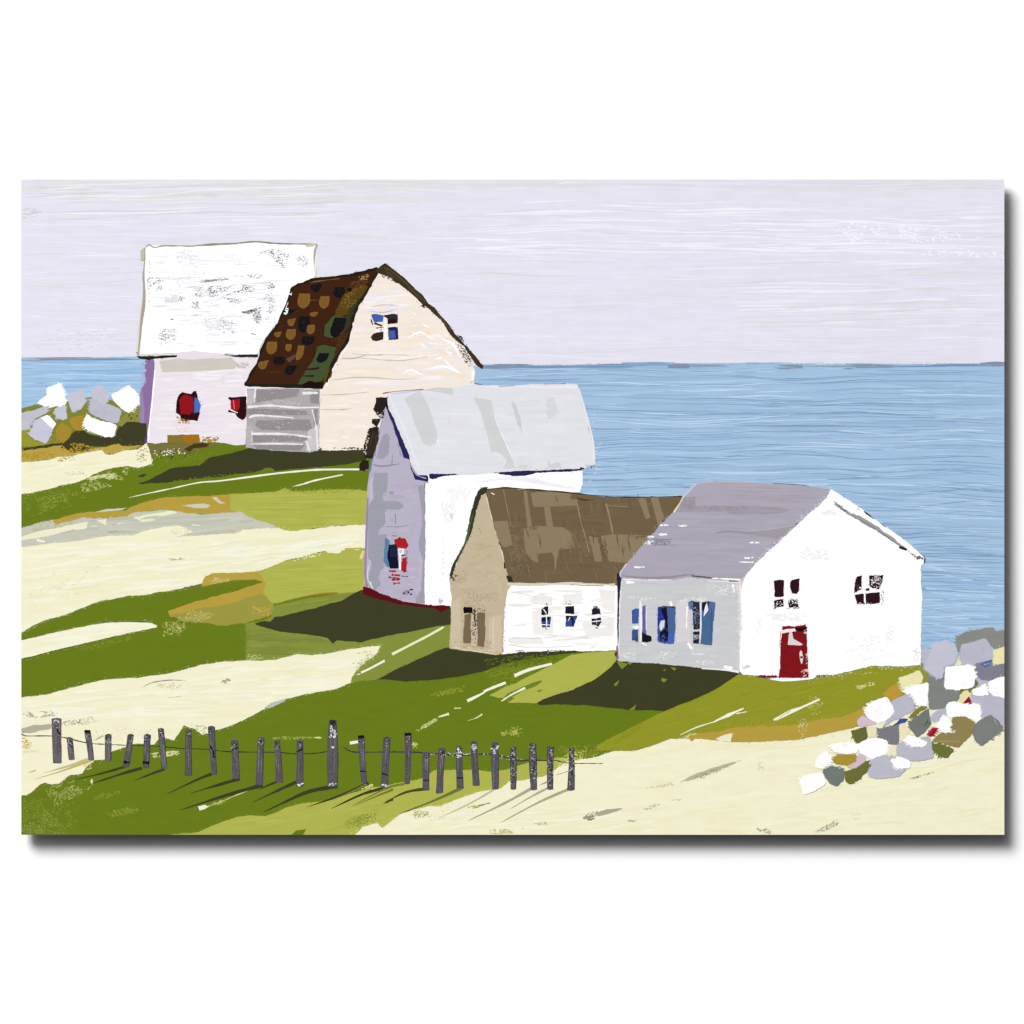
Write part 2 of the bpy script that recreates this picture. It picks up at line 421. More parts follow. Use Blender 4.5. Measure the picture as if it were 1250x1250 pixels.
p.specks(zD(690, 400, 850, 360, 850, 385, 700, 415), 110, (150, 154, 50), .9, 2.2, -.3)
p.specks(zD(970, 540, 1060, 525, 1060, 560, 980, 560), 80, (176, 182, 88), .9, 1.4)
p.specks(zD(860, 300, 1150, 265, 1100, 300, 900, 340), 120, (128, 140, 44), 1, 2.4, -.25)
p.specks(zH(0, 430, 250, 420, 150, 470, 0, 500), 220, (146, 152, 52), .9, 1.6)
done(p, 'grass_stipple')

# upper light meadow, tan verge, stony track
p = patch('tan', zA(95, 475, 190, 420, 310, 388, 400, 380, 540, 374, 562, 360, 640, 330, 740, 309, 830, 305, 930, 306, 1060, 298, 1100, 310, 1110, 385, 1050, 388, 930, 395, 830, 391, 800, 379, 720, 372, 580, 385, 540, 405, 450, 413, 330, 411, 250, 431, 150, 460, 60, 500), TANB, amp=.8, dry=.1)
p.poly(zA(815, 352, 860, 345, 920, 340, 958, 350, 940, 362, 880, 364), (206, 205, 186), amp=.7)
p.poly(zA(960, 310, 985, 308, 1005, 330, 1030, 340, 1000, 342, 980, 328), (208, 204, 178), amp=.5)
p.poly(zA(390, 383, 450, 368, 545, 362, 520, 374, 450, 380), (206, 204, 186), amp=.5)
done(p, 'dry_verge')
p = patch('lo', zB(305, 246, 400, 242, 490, 239, 530, 224, 570, 238, 660, 232, 740, 228, 800, 226, 880, 235, 880, 378, 800, 376, 720, 381, 600, 395, 560, 402, 530, 398, 515, 390, 490, 380, 440, 368, 380, 345, 345, 322, 310, 315), LOLIVE, amp=.8, dry=.18)
p.streaks((300, 604, 440, 640), 40, [(170, 176, 74), (182, 186, 88)], (30, 110), (1, 3), (-.02, .03), 1)
p.specks(zB(480, 225, 860, 222, 860, 245, 480, 245), 150, (150, 158, 56), .9, 1.5)
done(p, 'light_meadow')
p = patch('stone', zA(25, 470, 100, 440, 180, 420, 190, 445, 250, 431, 330, 411, 450, 413, 540, 405, 580, 386, 720, 372, 800, 379, 830, 391, 930, 395, 1050, 386, 1110, 384, 1140, 405, 1180, 420, 1250, 440, 1285, 462, 1250, 470, 1120, 480, 1080, 500, 900, 520, 500, 540, 25, 570), STONE, amp=.8)
p.streaks((40, 632, 320, 660), 60, [(194, 194, 178), (206, 206, 190), (188, 188, 170)], (20, 110), (.8, 2.6), (-.05, .05), 1)
p.poly(zA(25, 512, 110, 478, 230, 455, 352, 430, 345, 462, 290, 475, 280, 468, 200, 490, 100, 512, 25, 524), (240, 237, 206), amp=.7, dry=.25)
p.poly(zA(390, 422, 445, 418, 440, 447, 415, 436), (238, 235, 204), amp=.5)
p.poly(zA(575, 410, 640, 396, 760, 376, 790, 384, 730, 402, 640, 405, 600, 420), (240, 237, 204), amp=.6, dry=.2)
p.poly(zA(595, 420, 670, 416, 690, 424, 620, 432), (236, 233, 200), amp=.5)
for a in ((370, 452, 398, 454), (470, 445, 480, 452), (500, 440, 530, 436), (470, 484, 495, 480)):
    p.stroke(zA(*a), 1.6, 1, (236, 233, 204) if a[0] < 470 or a[0] > 480 else (186, 186, 168))
p.stroke(zA(100, 520, 140, 530), 3, 2, CREAM2)
p.stroke(zA(455, 485, 495, 478), 2.2, 1.5, (178, 178, 164))
p.specks(zA(855, 442, 915, 442, 915, 452, 855, 452), 12, (236, 234, 212), .9, 2)
p.specks(zA(60, 440, 330, 412, 300, 440, 100, 480), 70, (190, 170, 96), .8, 2)
done(p, 'stony_track')

# wide middle sand field
p = patch('sand', zA(25, 560, 150, 540, 300, 525, 440, 502, 570, 496, 620, 480, 700, 460, 800, 448, 850, 470, 870, 480, 780, 507, 880, 500, 1000, 490, 1080, 487, 1120, 470, 1250, 462, 1290, 462) +
    zB(515, 391, 560, 402, 600, 396, 720, 381, 800, 376, 870, 374, 870, 470, 830, 478, 770, 480, 760, 492, 710, 490, 700, 480, 650, 492, 600, 508, 540, 520, 480, 545, 430, 565, 380, 575, 340, 572, 230, 575, 205, 585, 190, 615) +
    zA(830, 757, 680, 780, 660, 788, 550, 795, 400, 825, 300, 865, 240, 890, 130, 918) + zC(25, 305), CREAM, amp=.8, dry=.16)
p.streaks((30, 664, 240, 752), 120, [CREAM2, (242, 239, 204), (248, 246, 226), (243, 240, 206)], (40, 160), (1.5, 5), (-.12, .05), 2)
p.streaks((240, 655, 440, 695), 110, [CREAM2, (248, 247, 226), (242, 239, 204)], (30, 140), (1, 4), (-.08, .05), 2)
p.streaks((60, 715, 240, 728), 40, [(249, 247, 230), (238, 234, 196)], (12, 50), (.6, 1.5), (-.18, .07), 1)
p.specks(zA(780, 460, 850, 460, 850, 490, 720, 500), 90, (214, 212, 186), .7, 1.5)
p.specks(zA(1000, 470, 1085, 465, 1085, 488, 1010, 490), 70, (196, 192, 160), .8, 1.8)
p.specks(zA(735, 612, 865, 605, 865, 618, 735, 622), 26, (150, 148, 128), .7, 3.2, -.1)
p.specks(zA(820, 755, 915, 735, 915, 748, 830, 768), 40, (120, 116, 80), .9, 2.4, -.15)
p.specks(zA(25, 700, 400, 640, 500, 760, 25, 880), 60, (228, 222, 176), .8, 4, -.2)
done(p, 'sand_field')

# lower light meadow with tan edge
p = patch('tan2', zA(912, 748, 918, 720, 935, 698, 972, 685, 1100, 681, 1260, 668, 1290, 690, 1270, 730, 1215, 732, 1180, 714, 1130, 716, 1060, 720, 1000, 732), TAN, amp=.9, dry=.25)
p.poly(zA(748, 870, 800, 850, 880, 825, 960, 802, 1080, 772, 1215, 728, 1290, 700, 1310, 780, 1240, 810, 1060, 845, 900, 868, 760, 900), TANB, amp=1, dry=.2)
p.poly(zB(60, 748, 180, 720, 300, 700, 440, 660, 490, 690, 480, 745, 400, 772, 370, 776, 300, 786, 260, 790, 190, 776, 110, 770), OTAN, amp=1.2, dry=.5, spread=6)
p.specks(zB(70, 735, 240, 720, 240, 775, 90, 780), 200, (192, 186, 108), .9, 1.5, clump=.3)
p.specks(zB(60, 770, 130, 770, 130, 830, 60, 830), 70, (196, 198, 120), .8, 1.4)
p.specks(zB(390, 710, 480, 700, 470, 750, 400, 740), 40, (196, 158, 60), 1.1, 1.8)
p.stroke(zB(400, 712, 440, 730, 470, 722), 2, 1, (196, 164, 84)); p.stroke(zB(462, 752, 472, 730), 2.4, 1, (200, 150, 60))
p.specks(zA(940, 700, 1080, 715, 1000, 735, 930, 738), 60, (210, 196, 130), .8, 2)
done(p, 'dry_verge')
p = patch('lo2', zB(880, 470, 830, 478, 770, 480, 760, 492, 710, 490, 700, 482, 650, 493, 600, 509, 540, 521, 480, 546, 425, 568, 440, 590, 455, 612, 445, 650, 462, 675, 480, 692, 500, 695, 600, 671, 660, 662, 750, 656, 880, 650), LOLIVE, amp=.9, dry=.2)
p.streaks((330, 690, 440, 725), 30, [(170, 176, 74), (182, 186, 88)], (30, 90), (1, 3), (-.06, .03), 1)
p.stroke(zB(835, 660, 862, 600, 862, 480), 2, 3, (206, 180, 72)); p.stroke(zB(845, 515, 857, 480), 4, 3, (228, 210, 150))
p.stroke(zB(600, 672, 680, 658, 750, 655), 1.5, 2.4, (166, 130, 40))
p.stroke(zB(780, 475, 850, 470), 3, 2, (196, 176, 70))
p.specks(zB(520, 500, 700, 475, 690, 500, 540, 530), 70, CREAM2, .9, 1.5)
p.specks(zB(440, 560, 520, 590, 520, 640, 450, 620), 40, (188, 186, 90), .9, 2)
done(p, 'light_meadow')
p = patch('mo', zD(0, 128, 60, 120, 95, 105, 110, 60, 200, 40, 350, 15, 500, 0, 800, 30, 800, 240, 740, 232, 600, 290, 505, 342, 440, 348, 390, 360, 300, 300, 0, 290), MOLIVE, amp=.8)
p.streaks((300, 765, 400, 800), 36, [(128, 140, 56), (140, 150, 66), (124, 136, 60)], (20, 90), (1, 4), (0, .03), 1)
p.streaks((345, 728, 440, 740), 14, [(128, 140, 56), (142, 152, 68)], (20, 70), (1, 3), (-.12, .03), 1)
p.specks(zD(-20, 120, 15, 125, 15, 250, -20, 250), 130, (120, 136, 44), 1, 1.3)
p.specks(zD(0, 240, 80, 250, 60, 268, 0, 268), 50, (206, 206, 140), .8, 1.5)
done(p, 'olive_meadow')

# sand wedge far left, big sand field in front
p = patch('sandw', zC(25, 338, 150, 300, 260, 276, 380, 252, 450, 243, 560, 238, 670, 245, 690, 255, 690, 264, 640, 276, 480, 310, 330, 345, 180, 380, 90, 405, 25, 422), (247, 244, 216), amp=.6, dry=.12)
p.streaks((30, 762, 185, 795), 24, [CREAM2, (243, 240, 206)], (40, 120), (1, 3), (-.15, .03), 1)
p.stroke(zC(400, 245, 500, 238, 650, 240), .6, .8, (80, 88, 40)); p.stroke(zC(25, 425, 180, 382, 330, 347, 480, 312), .8, .6, (84, 92, 40))
done(p, 'sand_strip')
p = patch('sand4', zC(25, 615, 150, 595, 300, 555, 400, 530, 480, 520, 600, 512, 740, 495, 880, 460, 905, 450, 940, 446, 1010, 435, 1120, 430, 1250, 428) +
    zD(120, 265, 200, 245, 250, 250, 330, 240, 400, 225, 515, 212, 500, 245, 460, 272, 440, 290, 405, 330, 400, 355, 340, 380, 270, 390, 200, 405, 120, 425, 80, 450, 0, 492) +
    zF(1365, 102, 1310, 128, 1250, 150, 1200, 160, 1140, 186, 1085, 150, 1020, 125, 1000, 165, 960, 220, 920, 206, 880, 200, 840, 245, 780, 238, 720, 240, 650, 265, 580, 290, 545, 335, 480, 340, 440, 370, 400, 420, 370, 428, 330, 430, 260, 480, 210, 488, 175, 475, 140, 490, 90, 535, 60, 552, 30, 556), CREAM, amp=.7, dry=.12)
p.streaks((30, 845, 420, 878), 90, [CREAM2, (242, 238, 200), (248, 246, 224)], (30, 150), (1, 4.5), (-.06, .05), 2)
p.streaks((230, 808, 440, 850), 60, [CREAM2, (248, 246, 224), (242, 238, 200)], (30, 120), (1, 4), (-.08, .05), 2)
p.stroke(zC(625, 558, 660, 540, 700, 531, 760, 525, 830, 527), .7, .6, (150, 150, 132), mid=1.6)
p.specks(zC(660, 545, 820, 535, 820, 575, 720, 565), 40, (196, 194, 168), .7, 3, .05)
p.specks(zC(1000, 535, 1030, 515, 1058, 525, 1030, 545), 46, (150, 148, 132), .8, 2, -.2)
p.stroke(zC(745, 612, 815, 604), .4, .9, (190, 186, 160))
p.specks(zC(25, 675, 210, 680, 205, 700, 25, 720), 130, (160, 158, 138), .7, 2.2, -.05, clump=.35)
p.specks(zC(215, 740, 420, 690, 420, 735, 230, 755), 80, (190, 188, 164), .7, 2, -.2)
p.specks(zF(250, 110, 420, 80, 420, 120, 260, 130), 60, (150, 148, 130), .7, 2.5, -.2)
p.poly(zF(30, 158, 60, 138, 110, 124, 215, 120, 215, 148, 150, 160, 80, 175, 30, 172), (180, 178, 158), amp=.6, dry=.3)
p.specks(zF(30, 200, 80, 205, 110, 270, 30, 270), 60, (196, 168, 84), .9, 2)
p.specks(zF(420, 130, 1000, 130, 920, 200, 500, 240), 180, (214, 210, 170), .7, 1.5)
p.specks(zF(40, 280, 180, 270, 160, 290, 40, 300), 40, (222, 216, 170), .8, 2)
p.stroke(zF(75, 415, 118, 402), .6, .8, (90, 80, 66))
p.specks(zF(390, 350, 470, 340, 460, 400, 400, 390), 40, (218, 206, 150), .9, 1.8)
p.poly(zD(70, 450, 100, 430, 160, 412, 150, 425, 90, 452), (190, 192, 176), amp=.5)
p.specks(zD(390, 250, 510, 215, 490, 260, 400, 345), 110, (160, 166, 80), .8, 1.5, clump=.4)
p.specks(zF(1060, 120, 1180, 130, 1140, 185, 1080, 150), 50, (150, 158, 84), .8, 1.5)
done(p, 'sand_field')

# bottom: light meadow strip, then the big sand field on the right
p = patch('lo3', zE(0, 733, 90, 728, 150, 720, 250, 675, 370, 635, 430, 627, 530, 630, 580, 612, 640, 585, 720, 560, 830, 550, 950, 520, 1100, 478, 1190, 460) +
    zG(300, 402, 340, 396, 380, 385, 430, 346, 520, 345, 620, 342, 720, 352, 800, 345, 880, 320, 940, 300, 1080, 280, 1150, 285, 1150, 400, 900, 480, 500, 560, 200, 660, 60, 685) + q(425, 1019, 205, 1019), LOLIVE, amp=.6)
p.streaks((280, 985, 470, 1016), 26, [(170, 176, 76), (182, 186, 90)], (30, 100), (1, 3), (-.2, .04), 1)
p.poly(zE(640, 735, 700, 712, 762, 702, 720, 735), GRASS, amp=.4)
p.specks(zE(960, 660, 1160, 600, 1180, 660, 1010, 730), 200, (128, 138, 40), .8, 1.5, clump=.35)
p.specks(zG(0, 590, 140, 560, 140, 610, 20, 640), 130, (132, 142, 48), .8, 1.5)
p.stroke(zG(0, 460, 60, 430, 110, 425), 1, 3, (200, 202, 110)); p.specks(zE(1060, 470, 1150, 455, 1150, 480, 1080, 480), 30, (226, 226, 150), .9, 1.6)
done(p, 'light_meadow')
p = patch('sand5', zG(-20, 690, 60, 642, 130, 622, 160, 650, 220, 600, 270, 570, 320, 555, 400, 536, 460, 535, 500, 520, 600, 481, 690, 455, 780, 440, 830, 404, 900, 400, 1000, 380, 1050, 360, 1080, 330, 1130, 300) +
    zH(60, 488, 150, 475, 230, 450, 300, 450, 380, 430, 420, 412, 460, 400, 530, 400, 600, 402, 700, 415, 830, 412, 960, 405, 1060, 385, 1180, 360) + q(1080, 878, 1150, 850, 1226, 840, 1226, 1019), CREAM, amp=.7, dry=.15)
p.streaks((740, 905, 1220, 1018), 130, [(246, 243, 214), (243, 239, 203), (246, 243, 212), (242, 238, 200)], (40, 170), (1.5, 6), (-.14, .1), 5)
p.streaks((500, 990, 800, 1018), 60, [CREAM2, (242, 238, 200)], (30, 130), (1, 4), (-.1, .05), 3)
p.poly(zH(490, 575, 560, 540, 640, 512, 740, 487, 690, 510, 600, 545, 530, 570), (186, 182, 152), amp=.7, dry=.3)
p.specks(zH(530, 560, 700, 500, 690, 515, 560, 570), 70, (150, 146, 122), .7, 2.6, -.35)
p.specks(zH(330, 600, 480, 575, 480, 590, 340, 605), 50, (214, 208, 168), .8, 3, -.1)
for i in range(9):
    x = 118 + i * 15; p.stroke(zH(x - 12, 722 - i * 3.5, x + 14 + i, 694 - i * 1.5), 1.6, .8, (160, 156, 134))
p.poly(zH(150, 700, 200, 684, 268, 678, 215, 700, 165, 712), (174, 170, 146), amp=.5)
p.specks(zH(105, 712, 160, 705, 150, 725, 105, 732), 34, (120, 118, 100), .9, 2.4, -.3)
p.specks(zH(340, 680, 420, 655, 420, 665, 350, 690), 24, (170, 166, 140), .8, 2.5, -.3)
p.specks(zH(275, 728, 330, 724, 330, 733, 275, 735), 14, (150, 148, 120), .8, 2.5)
p.specks(zH(1010, 785, 1070, 755, 1140, 715, 1160, 730, 1060, 780), 150, (176, 170, 142), .8, 1.8, -.4)
p.specks(zH(785, 755, 860, 765, 860, 785, 820, 778), 60, (160, 156, 120), .8, 1.8)
p.specks(zH(800, 485, 830, 490, 830, 540, 810, 530), 30, (206, 200, 160), .8, 1.5)
p.specks(zH(450, 645, 500, 635, 500, 650, 450, 652), 14, (204, 200, 168), .8, 2.4)
p.specks(zH(1180, 690, 1240, 700, 1200, 740), 16, (214, 208, 168), .8, 2)
p.specks(zG(310, 560, 380, 545, 420, 590, 330, 600), 110, (140, 146, 70), .7, 1.6)
p.specks(zG(430, 530, 700, 500, 600, 600, 330, 640), 130, (220, 214, 168), .7, 1.5)
p.specks(zG(600, 540, 720, 520, 640, 550), 40, (170, 162, 90), .8, 2)
p.stroke(zG(660, 532, 725, 518), .7, 1, (110, 112, 60))
p.specks(zG(690, 660, 900, 650, 900, 685, 700, 690), 150, (190, 186, 116), .8, 1.8, clump=.3)
p.specks(zG(950, 630, 1020, 615, 1020, 635), 24, (198, 194, 164), .8, 3)
p.specks(zG(1210, 590, 1260, 580, 1260, 605, 1215, 612), 26, (150, 148, 128), .8, 2)
p.specks(zG(1050, 310, 1150, 250, 1250, 240, 1200, 290, 1100, 330), 150, (206, 206, 120), .9, 1.7)
p.specks(y6(615, 915, 700, 885, 830, 850, 830, 856, 700, 895), 42, (140, 130, 100), .6, 3.5, -.35)
p.streaks((960, 930, 1220, 1012), 46, [(238, 232, 194), (248, 246, 222)], (14, 70), (.6, 1.2), (-.25, .12), 3)
done(p, 'sand_field')

# grass in front of the right-hand house
p = patch('ro', zH(700, 150, 735, 142, 900, 160, 1010, 165, 1090, 150, 1200, 125, 1290, 100, 1400, 95, 1500, 110, 1500, 200, 1400, 250, 1250, 320, 1190, 357, 1060, 384, 960, 404, 830, 411, 700, 414, 600, 401, 530, 399, 460, 399, 380, 429, 300, 449, 230, 449, 160, 448, 160, 428, 240, 385, 330, 340, 430, 290, 560, 240, 650, 195), ROLIVE, amp=.7)
p.streaks((800, 835, 1040, 895), 46, [(142, 146, 36), (152, 154, 46)], (20, 90), (1, 4), (-.3, .06), 1)
p.poly(zH(530, 398, 540, 410, 560, 400, 640, 404, 700, 415, 830, 412, 960, 405, 1060, 385, 1190, 358, 1230, 330, 1270, 250, 1200, 290, 1150, 312, 1060, 322, 980, 342, 850, 350, 740, 352, 640, 372, 560, 378), TANB, amp=1.2, dry=.3, spread=5)
p.specks(zH(560, 350, 900, 320, 1000, 330, 700, 370), 130, (170, 154, 52), .9, 2, -.1)
p.poly(y6(520, 432, 600, 378, 632, 405, 632, 436, 578, 470), (190, 152, 62), amp=.8)
p.specks(zH(1000, 230, 1080, 220, 1060, 300, 1010, 310), 60, (206, 206, 130), .8, 1.8)
p.specks(zH(965, 318, 1010, 318, 1000, 400, 975, 420), 60, (224, 216, 160), .8, 1.4)
p.specks(zH(1190, 180, 1240, 190, 1220, 205), 20, (216, 214, 150), .9, 2)
p.specks(y6(370, 390, 500, 360, 490, 385, 380, 410), 34, (220, 216, 150), .9, 2.2)
p.poly(zH(630, 402, 690, 380, 706, 378, 698, 415), (240, 236, 200), amp=.8, dry=.3)
p.stroke(zH(495, 385, 560, 355, 640, 330), .5, 1.8, CREAM2); p.stroke(zH(630, 332, 690, 305, 750, 278), 1, 1, CREAM2, mid=4)
p.stroke(zH(720, 300, 762, 292), 1.4, .6, CREAM2)
p.stroke(zH(870, 326, 930, 290, 985, 272), 2.4, .8, CREAM2); p.stroke(zH(880, 326, 960, 285, 1055, 242), 1, 2, CREAM2, mid=3.2)
p.specks(zH(480, 400, 560, 370, 560, 385, 490, 410), 34, (226, 220, 160), .8, 2.4, -.3)
p.specks(zH(170, 440, 400, 300, 380, 330, 220, 440), 120, (126, 138, 34), .9, 1.6)
done(p, 'olive_meadow')

# light olive slope under the middle house
p = patch('lo4', zD(930, 402, 980, 375, 1040, 350, 1110, 315, 1160, 290, 1200, 270, 1240, 250) + zH(110, 55, 240, 48, 250, 95, 220, 115, 150, 165, 60, 205, 0, 228) + zD(1120, 432, 1000, 430, 1030, 412, 960, 412), LOLIVE, amp=.6)
p.poly(zD(1000, 395, 1060, 368, 1125, 345, 1132, 350, 1110, 365, 1060, 385, 985, 426, 975, 420), (112, 130, 40), amp=.5)
p.poly(zD(1110, 383, 1135, 380, 1118, 392), (112, 130, 40), amp=.3)
p.specks(zD(900, 330, 1150, 265, 1240, 250, 1100, 310, 950, 380), 110, (126, 140, 40), 1, 2.2, -.4)
done(p, 'light_meadow')

# painted cast shadows of the houses
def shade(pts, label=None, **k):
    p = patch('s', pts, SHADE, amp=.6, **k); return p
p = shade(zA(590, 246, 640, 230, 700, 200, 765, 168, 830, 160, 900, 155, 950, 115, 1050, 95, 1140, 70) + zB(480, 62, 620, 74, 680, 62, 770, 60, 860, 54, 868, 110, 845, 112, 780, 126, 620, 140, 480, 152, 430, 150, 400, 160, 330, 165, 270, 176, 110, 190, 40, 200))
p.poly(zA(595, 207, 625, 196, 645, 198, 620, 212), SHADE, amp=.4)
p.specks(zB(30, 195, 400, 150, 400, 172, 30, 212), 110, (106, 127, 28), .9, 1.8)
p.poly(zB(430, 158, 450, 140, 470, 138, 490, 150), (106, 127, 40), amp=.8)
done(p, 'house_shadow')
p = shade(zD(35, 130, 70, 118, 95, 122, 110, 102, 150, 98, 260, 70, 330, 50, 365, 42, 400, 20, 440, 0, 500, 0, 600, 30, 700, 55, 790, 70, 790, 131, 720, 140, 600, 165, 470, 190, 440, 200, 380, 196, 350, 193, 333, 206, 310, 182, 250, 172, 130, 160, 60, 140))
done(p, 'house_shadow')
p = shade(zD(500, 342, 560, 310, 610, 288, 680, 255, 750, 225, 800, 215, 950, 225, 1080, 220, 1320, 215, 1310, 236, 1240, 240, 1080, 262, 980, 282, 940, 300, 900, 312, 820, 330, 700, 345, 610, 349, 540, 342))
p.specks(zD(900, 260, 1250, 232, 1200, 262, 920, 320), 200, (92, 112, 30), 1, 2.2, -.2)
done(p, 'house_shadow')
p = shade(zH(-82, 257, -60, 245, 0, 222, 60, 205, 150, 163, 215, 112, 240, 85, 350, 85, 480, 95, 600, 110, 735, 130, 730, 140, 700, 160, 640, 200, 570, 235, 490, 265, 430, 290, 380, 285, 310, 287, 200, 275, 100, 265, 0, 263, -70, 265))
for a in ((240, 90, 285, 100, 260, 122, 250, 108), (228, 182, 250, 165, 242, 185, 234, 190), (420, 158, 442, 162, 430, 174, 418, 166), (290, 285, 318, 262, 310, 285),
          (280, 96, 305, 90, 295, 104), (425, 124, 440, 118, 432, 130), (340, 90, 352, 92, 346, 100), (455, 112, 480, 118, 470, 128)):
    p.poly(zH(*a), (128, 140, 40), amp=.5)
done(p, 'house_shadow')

# bright paint lines lying on the grass
def dash(kind, *a, **k):
    p = Paint(); getattr(p, kind)(*a, **k); return p.build('light_streak' if kind != 'specks' else 'light_flecks', mead)
dash('stroke', zA(555, 312, 640, 293, 760, 268, 900, 238) + zB(270, 192, 480, 164, 600, 152, 690, 146, 870, 145), .6, 2.4, CREAM2, mid=2.0)
dash('stroke', zB(565, 216, 610, 205, 660, 190, 772, 167), .7, 1.8, CREAM2, mid=2.2)
dash('stroke', zD(558, 246, 620, 214, 690, 178, 755, 142), 3.2, 2.4, (240, 238, 196)); dash('stroke', zD(440, 316, 480, 297, 530, 270), 2.4, 2.8, CREAM2)
dash('stroke', zD(427, 323, 437, 320), 1.6, 1, CREAM2)
dash('stroke', zD(1025, 328, 1080, 305, 1168, 282), 4.4, 2.6, CREAM2); dash('stroke', zD(845, 424, 890, 402, 912, 390), 4, 1.6, CREAM2); dash('stroke', zD(908, 388, 945, 372, 992, 354), 3.2, 3.4, CREAM2)
dash('stroke', zD(975, 425, 1010, 402, 1066, 374), 1.4, 2.4, CREAM2)
dash('stroke', zD(735, 485, 775, 473), 1.4, 3.4, (236, 236, 200)); dash('specks', zD(640, 540, 740, 478, 750, 490, 650, 545), 90, (206, 206, 140), .8, 2.4, -.5)
dash('stroke', zD(845, 500, 880, 488, 902, 474), .6, 1.8, (226, 226, 170)); dash('stroke', zD(795, 452, 820, 451), 1.2, 1.4, (226, 226, 180))
dash('stroke', zE(1005, 218, 1052, 210), 3.4, 3.6, CREAM2); dash('stroke', zE(800, 186, 845, 188), 1, 1, (226, 226, 170))
dash('poly', zF(1108, 622, 1150, 612, 1165, 620, 1195, 612, 1150, 636, 1118, 648), (244, 243, 222), amp=.5)
dash('stroke', zE(215, 572, 280, 548, 340, 522, 430, 485), .5, 1.6, (206, 206, 120)); dash('specks', zE(210, 560, 330, 530, 330, 545, 220, 580), 40, (200, 202, 120), .8, 1.8, -.4)
dash('poly', zF(450, 462, 466, 452, 468, 486, 455, 488), (226, 226, 170), amp=.4)
dash('specks', zG(310, 190, 345, 200, 340, 232, 312, 228), 34, (206, 208, 140), 1, 1.4)
dash('specks', zG(780, 140, 820, 140, 815, 160, 785, 165), 20, (176, 180, 90), .9, 1.5); dash('specks', zG(830, 115, 875, 110, 870, 165, 840, 160), 44, (186, 190, 100), .9, 1.5)

# ------------------------------------------------------------------ painted rocks, left
def rock(pts, col, label=None, extra=None, amp=.9, dry=.3):
    p = Paint(); sm = []
    for i, b_ in enumerate(pts):
        a, c = pts[i - 1], pts[(i + 1) % len(pts)]
        sm += [(b_[0] + (a[0] - b_[0]) * .12, b_[1] + (a[1] - b_[1]) * .12), (b_[0] + (c[0] - b_[0]) * .12, b_[1] + (c[1] - b_[1]) * .12)]
    p.poly(sm, col, amp=amp, dry=dry, spread=1.8)
    ang = random.choice((-.5, .6, 1.2)); tint = tuple(max(0, c - 5) for c in col)
    p.specks(pts, 9, tint, 1.1, 4, ang)
    # the bristles' drag at the end of each dab
    da = random.choice((2.6, 3.5, .4, 1.3, 2.2, -.5)); dx, dy = math.cos(da), math.sin(da)
    cx, cy = sum(a[0] for a in sm) / len(sm), sum(a[1] for a in sm) / len(sm)
    for i in range(len(sm)):
        a, b_ = sm[i - 1], sm[i]; l = math.hypot(b_[0] - a[0], b_[1] - a[1])
        for k in range(int(l / 1.3) + 1):
            t = random.random(); x, y = a[0] + (b_[0] - a[0]) * t, a[1] + (b_[1] - a[1]) * t
            r = math.hypot(x - cx, y - cy) or 1
            if ((x - cx) * dx + (y - cy) * dy) / r > .72:
                e = random.uniform(.8, 4.2)
                p.stroke([(x - dx * 2, y - dy * 2), (x + dx * e, y + dy * e)], 1.5, .4, col, amp=.15)
    if extra: extra(p)
    return p.build('rock', art, label)
GR = (199, 199, 212); GR2 = (188, 188, 203)
rock(z5(150, 228, 180, 212, 222, 203, 240, 230, 254, 300, 240, 318, 200, 316, 165, 328, 140, 318, 105, 302, 118, 285, 158, 258), WHITE)
rock(z5(255, 258, 300, 242, 338, 236, 353, 300, 330, 332, 285, 351), GR)
rock(z5(374, 285, 400, 275, 450, 300, 540, 336, 515, 405, 450, 390, 375, 350), (189, 189, 203))
rock(z5(378, 243, 402, 212, 432, 212, 480, 262, 455, 304, 420, 290, 384, 276), (198, 197, 211))
rock(z5(480, 260, 520, 240, 570, 208, 606, 234, 620, 262, 622, 300, 575, 354, 540, 335, 500, 296), WHITE)
rock(z5(190, 330, 215, 318, 255, 313, 262, 380, 236, 391, 200, 371), GR)
rock(z5(25, 350, 100, 335, 160, 316, 160, 345, 95, 376, 80, 400, 65, 432, 25, 437), (194, 194, 207))
rock(z5(63, 462, 78, 430, 95, 386, 165, 360, 200, 405, 155, 507, 100, 490), (200, 200, 218), None,
     lambda p: p.poly(z5(122, 374, 158, 360, 202, 405, 186, 432), WHITE, amp=.6))
rock(z5(200, 440, 225, 395, 285, 430, 276, 470, 240, 502, 205, 482), (166, 138, 48), 'ochre boulder')
rock(z5(268, 382, 300, 366, 340, 368, 356, 410, 322, 442, 290, 430), (172, 140, 46), 'ochre boulder')
rock(z5(341, 392, 358, 352, 388, 376, 430, 390, 512, 410, 496, 476, 430, 466, 350, 432), WHITE)

# ------------------------------------------------------------------ painted houses
# ---- barn with the wide white roof
h = part_empty('house', art, 'pale pink barn under a wide scuffed white roof')
p = Paint(.85); p.poly(z5(655, 85, 702, 83, 708, 125, 692, 290, 676, 400, 690, 500, 655, 505, 668, 460, 668, 400, 630, 400, 628, 250, 650, 200), (142, 112, 160), amp=.8, dry=.2)
p.poly(z5(628, 250, 640, 235, 650, 310, 650, 400, 630, 400), (156, 134, 172), amp=.7); p.specks(z5(640, 90, 660, 90, 655, 200, 632, 230), 60, (176, 190, 220), 1.2, 2)
p.specks(z5(650, 455, 680, 455, 680, 500, 650, 500), 12, (84, 60, 130), 1.8, 1.5)
p.build('side_wall', h)
p = Paint(.88); p.poly(z5(702, 60, 1290, 60, 1290, 205, 1180, 205, 1170, 510, 1125, 516, 1030, 500, 930, 505, 760, 500, 700, 508, 668, 502, 672, 440, 690, 280, 702, 130), (238, 229, 237), amp=.7)
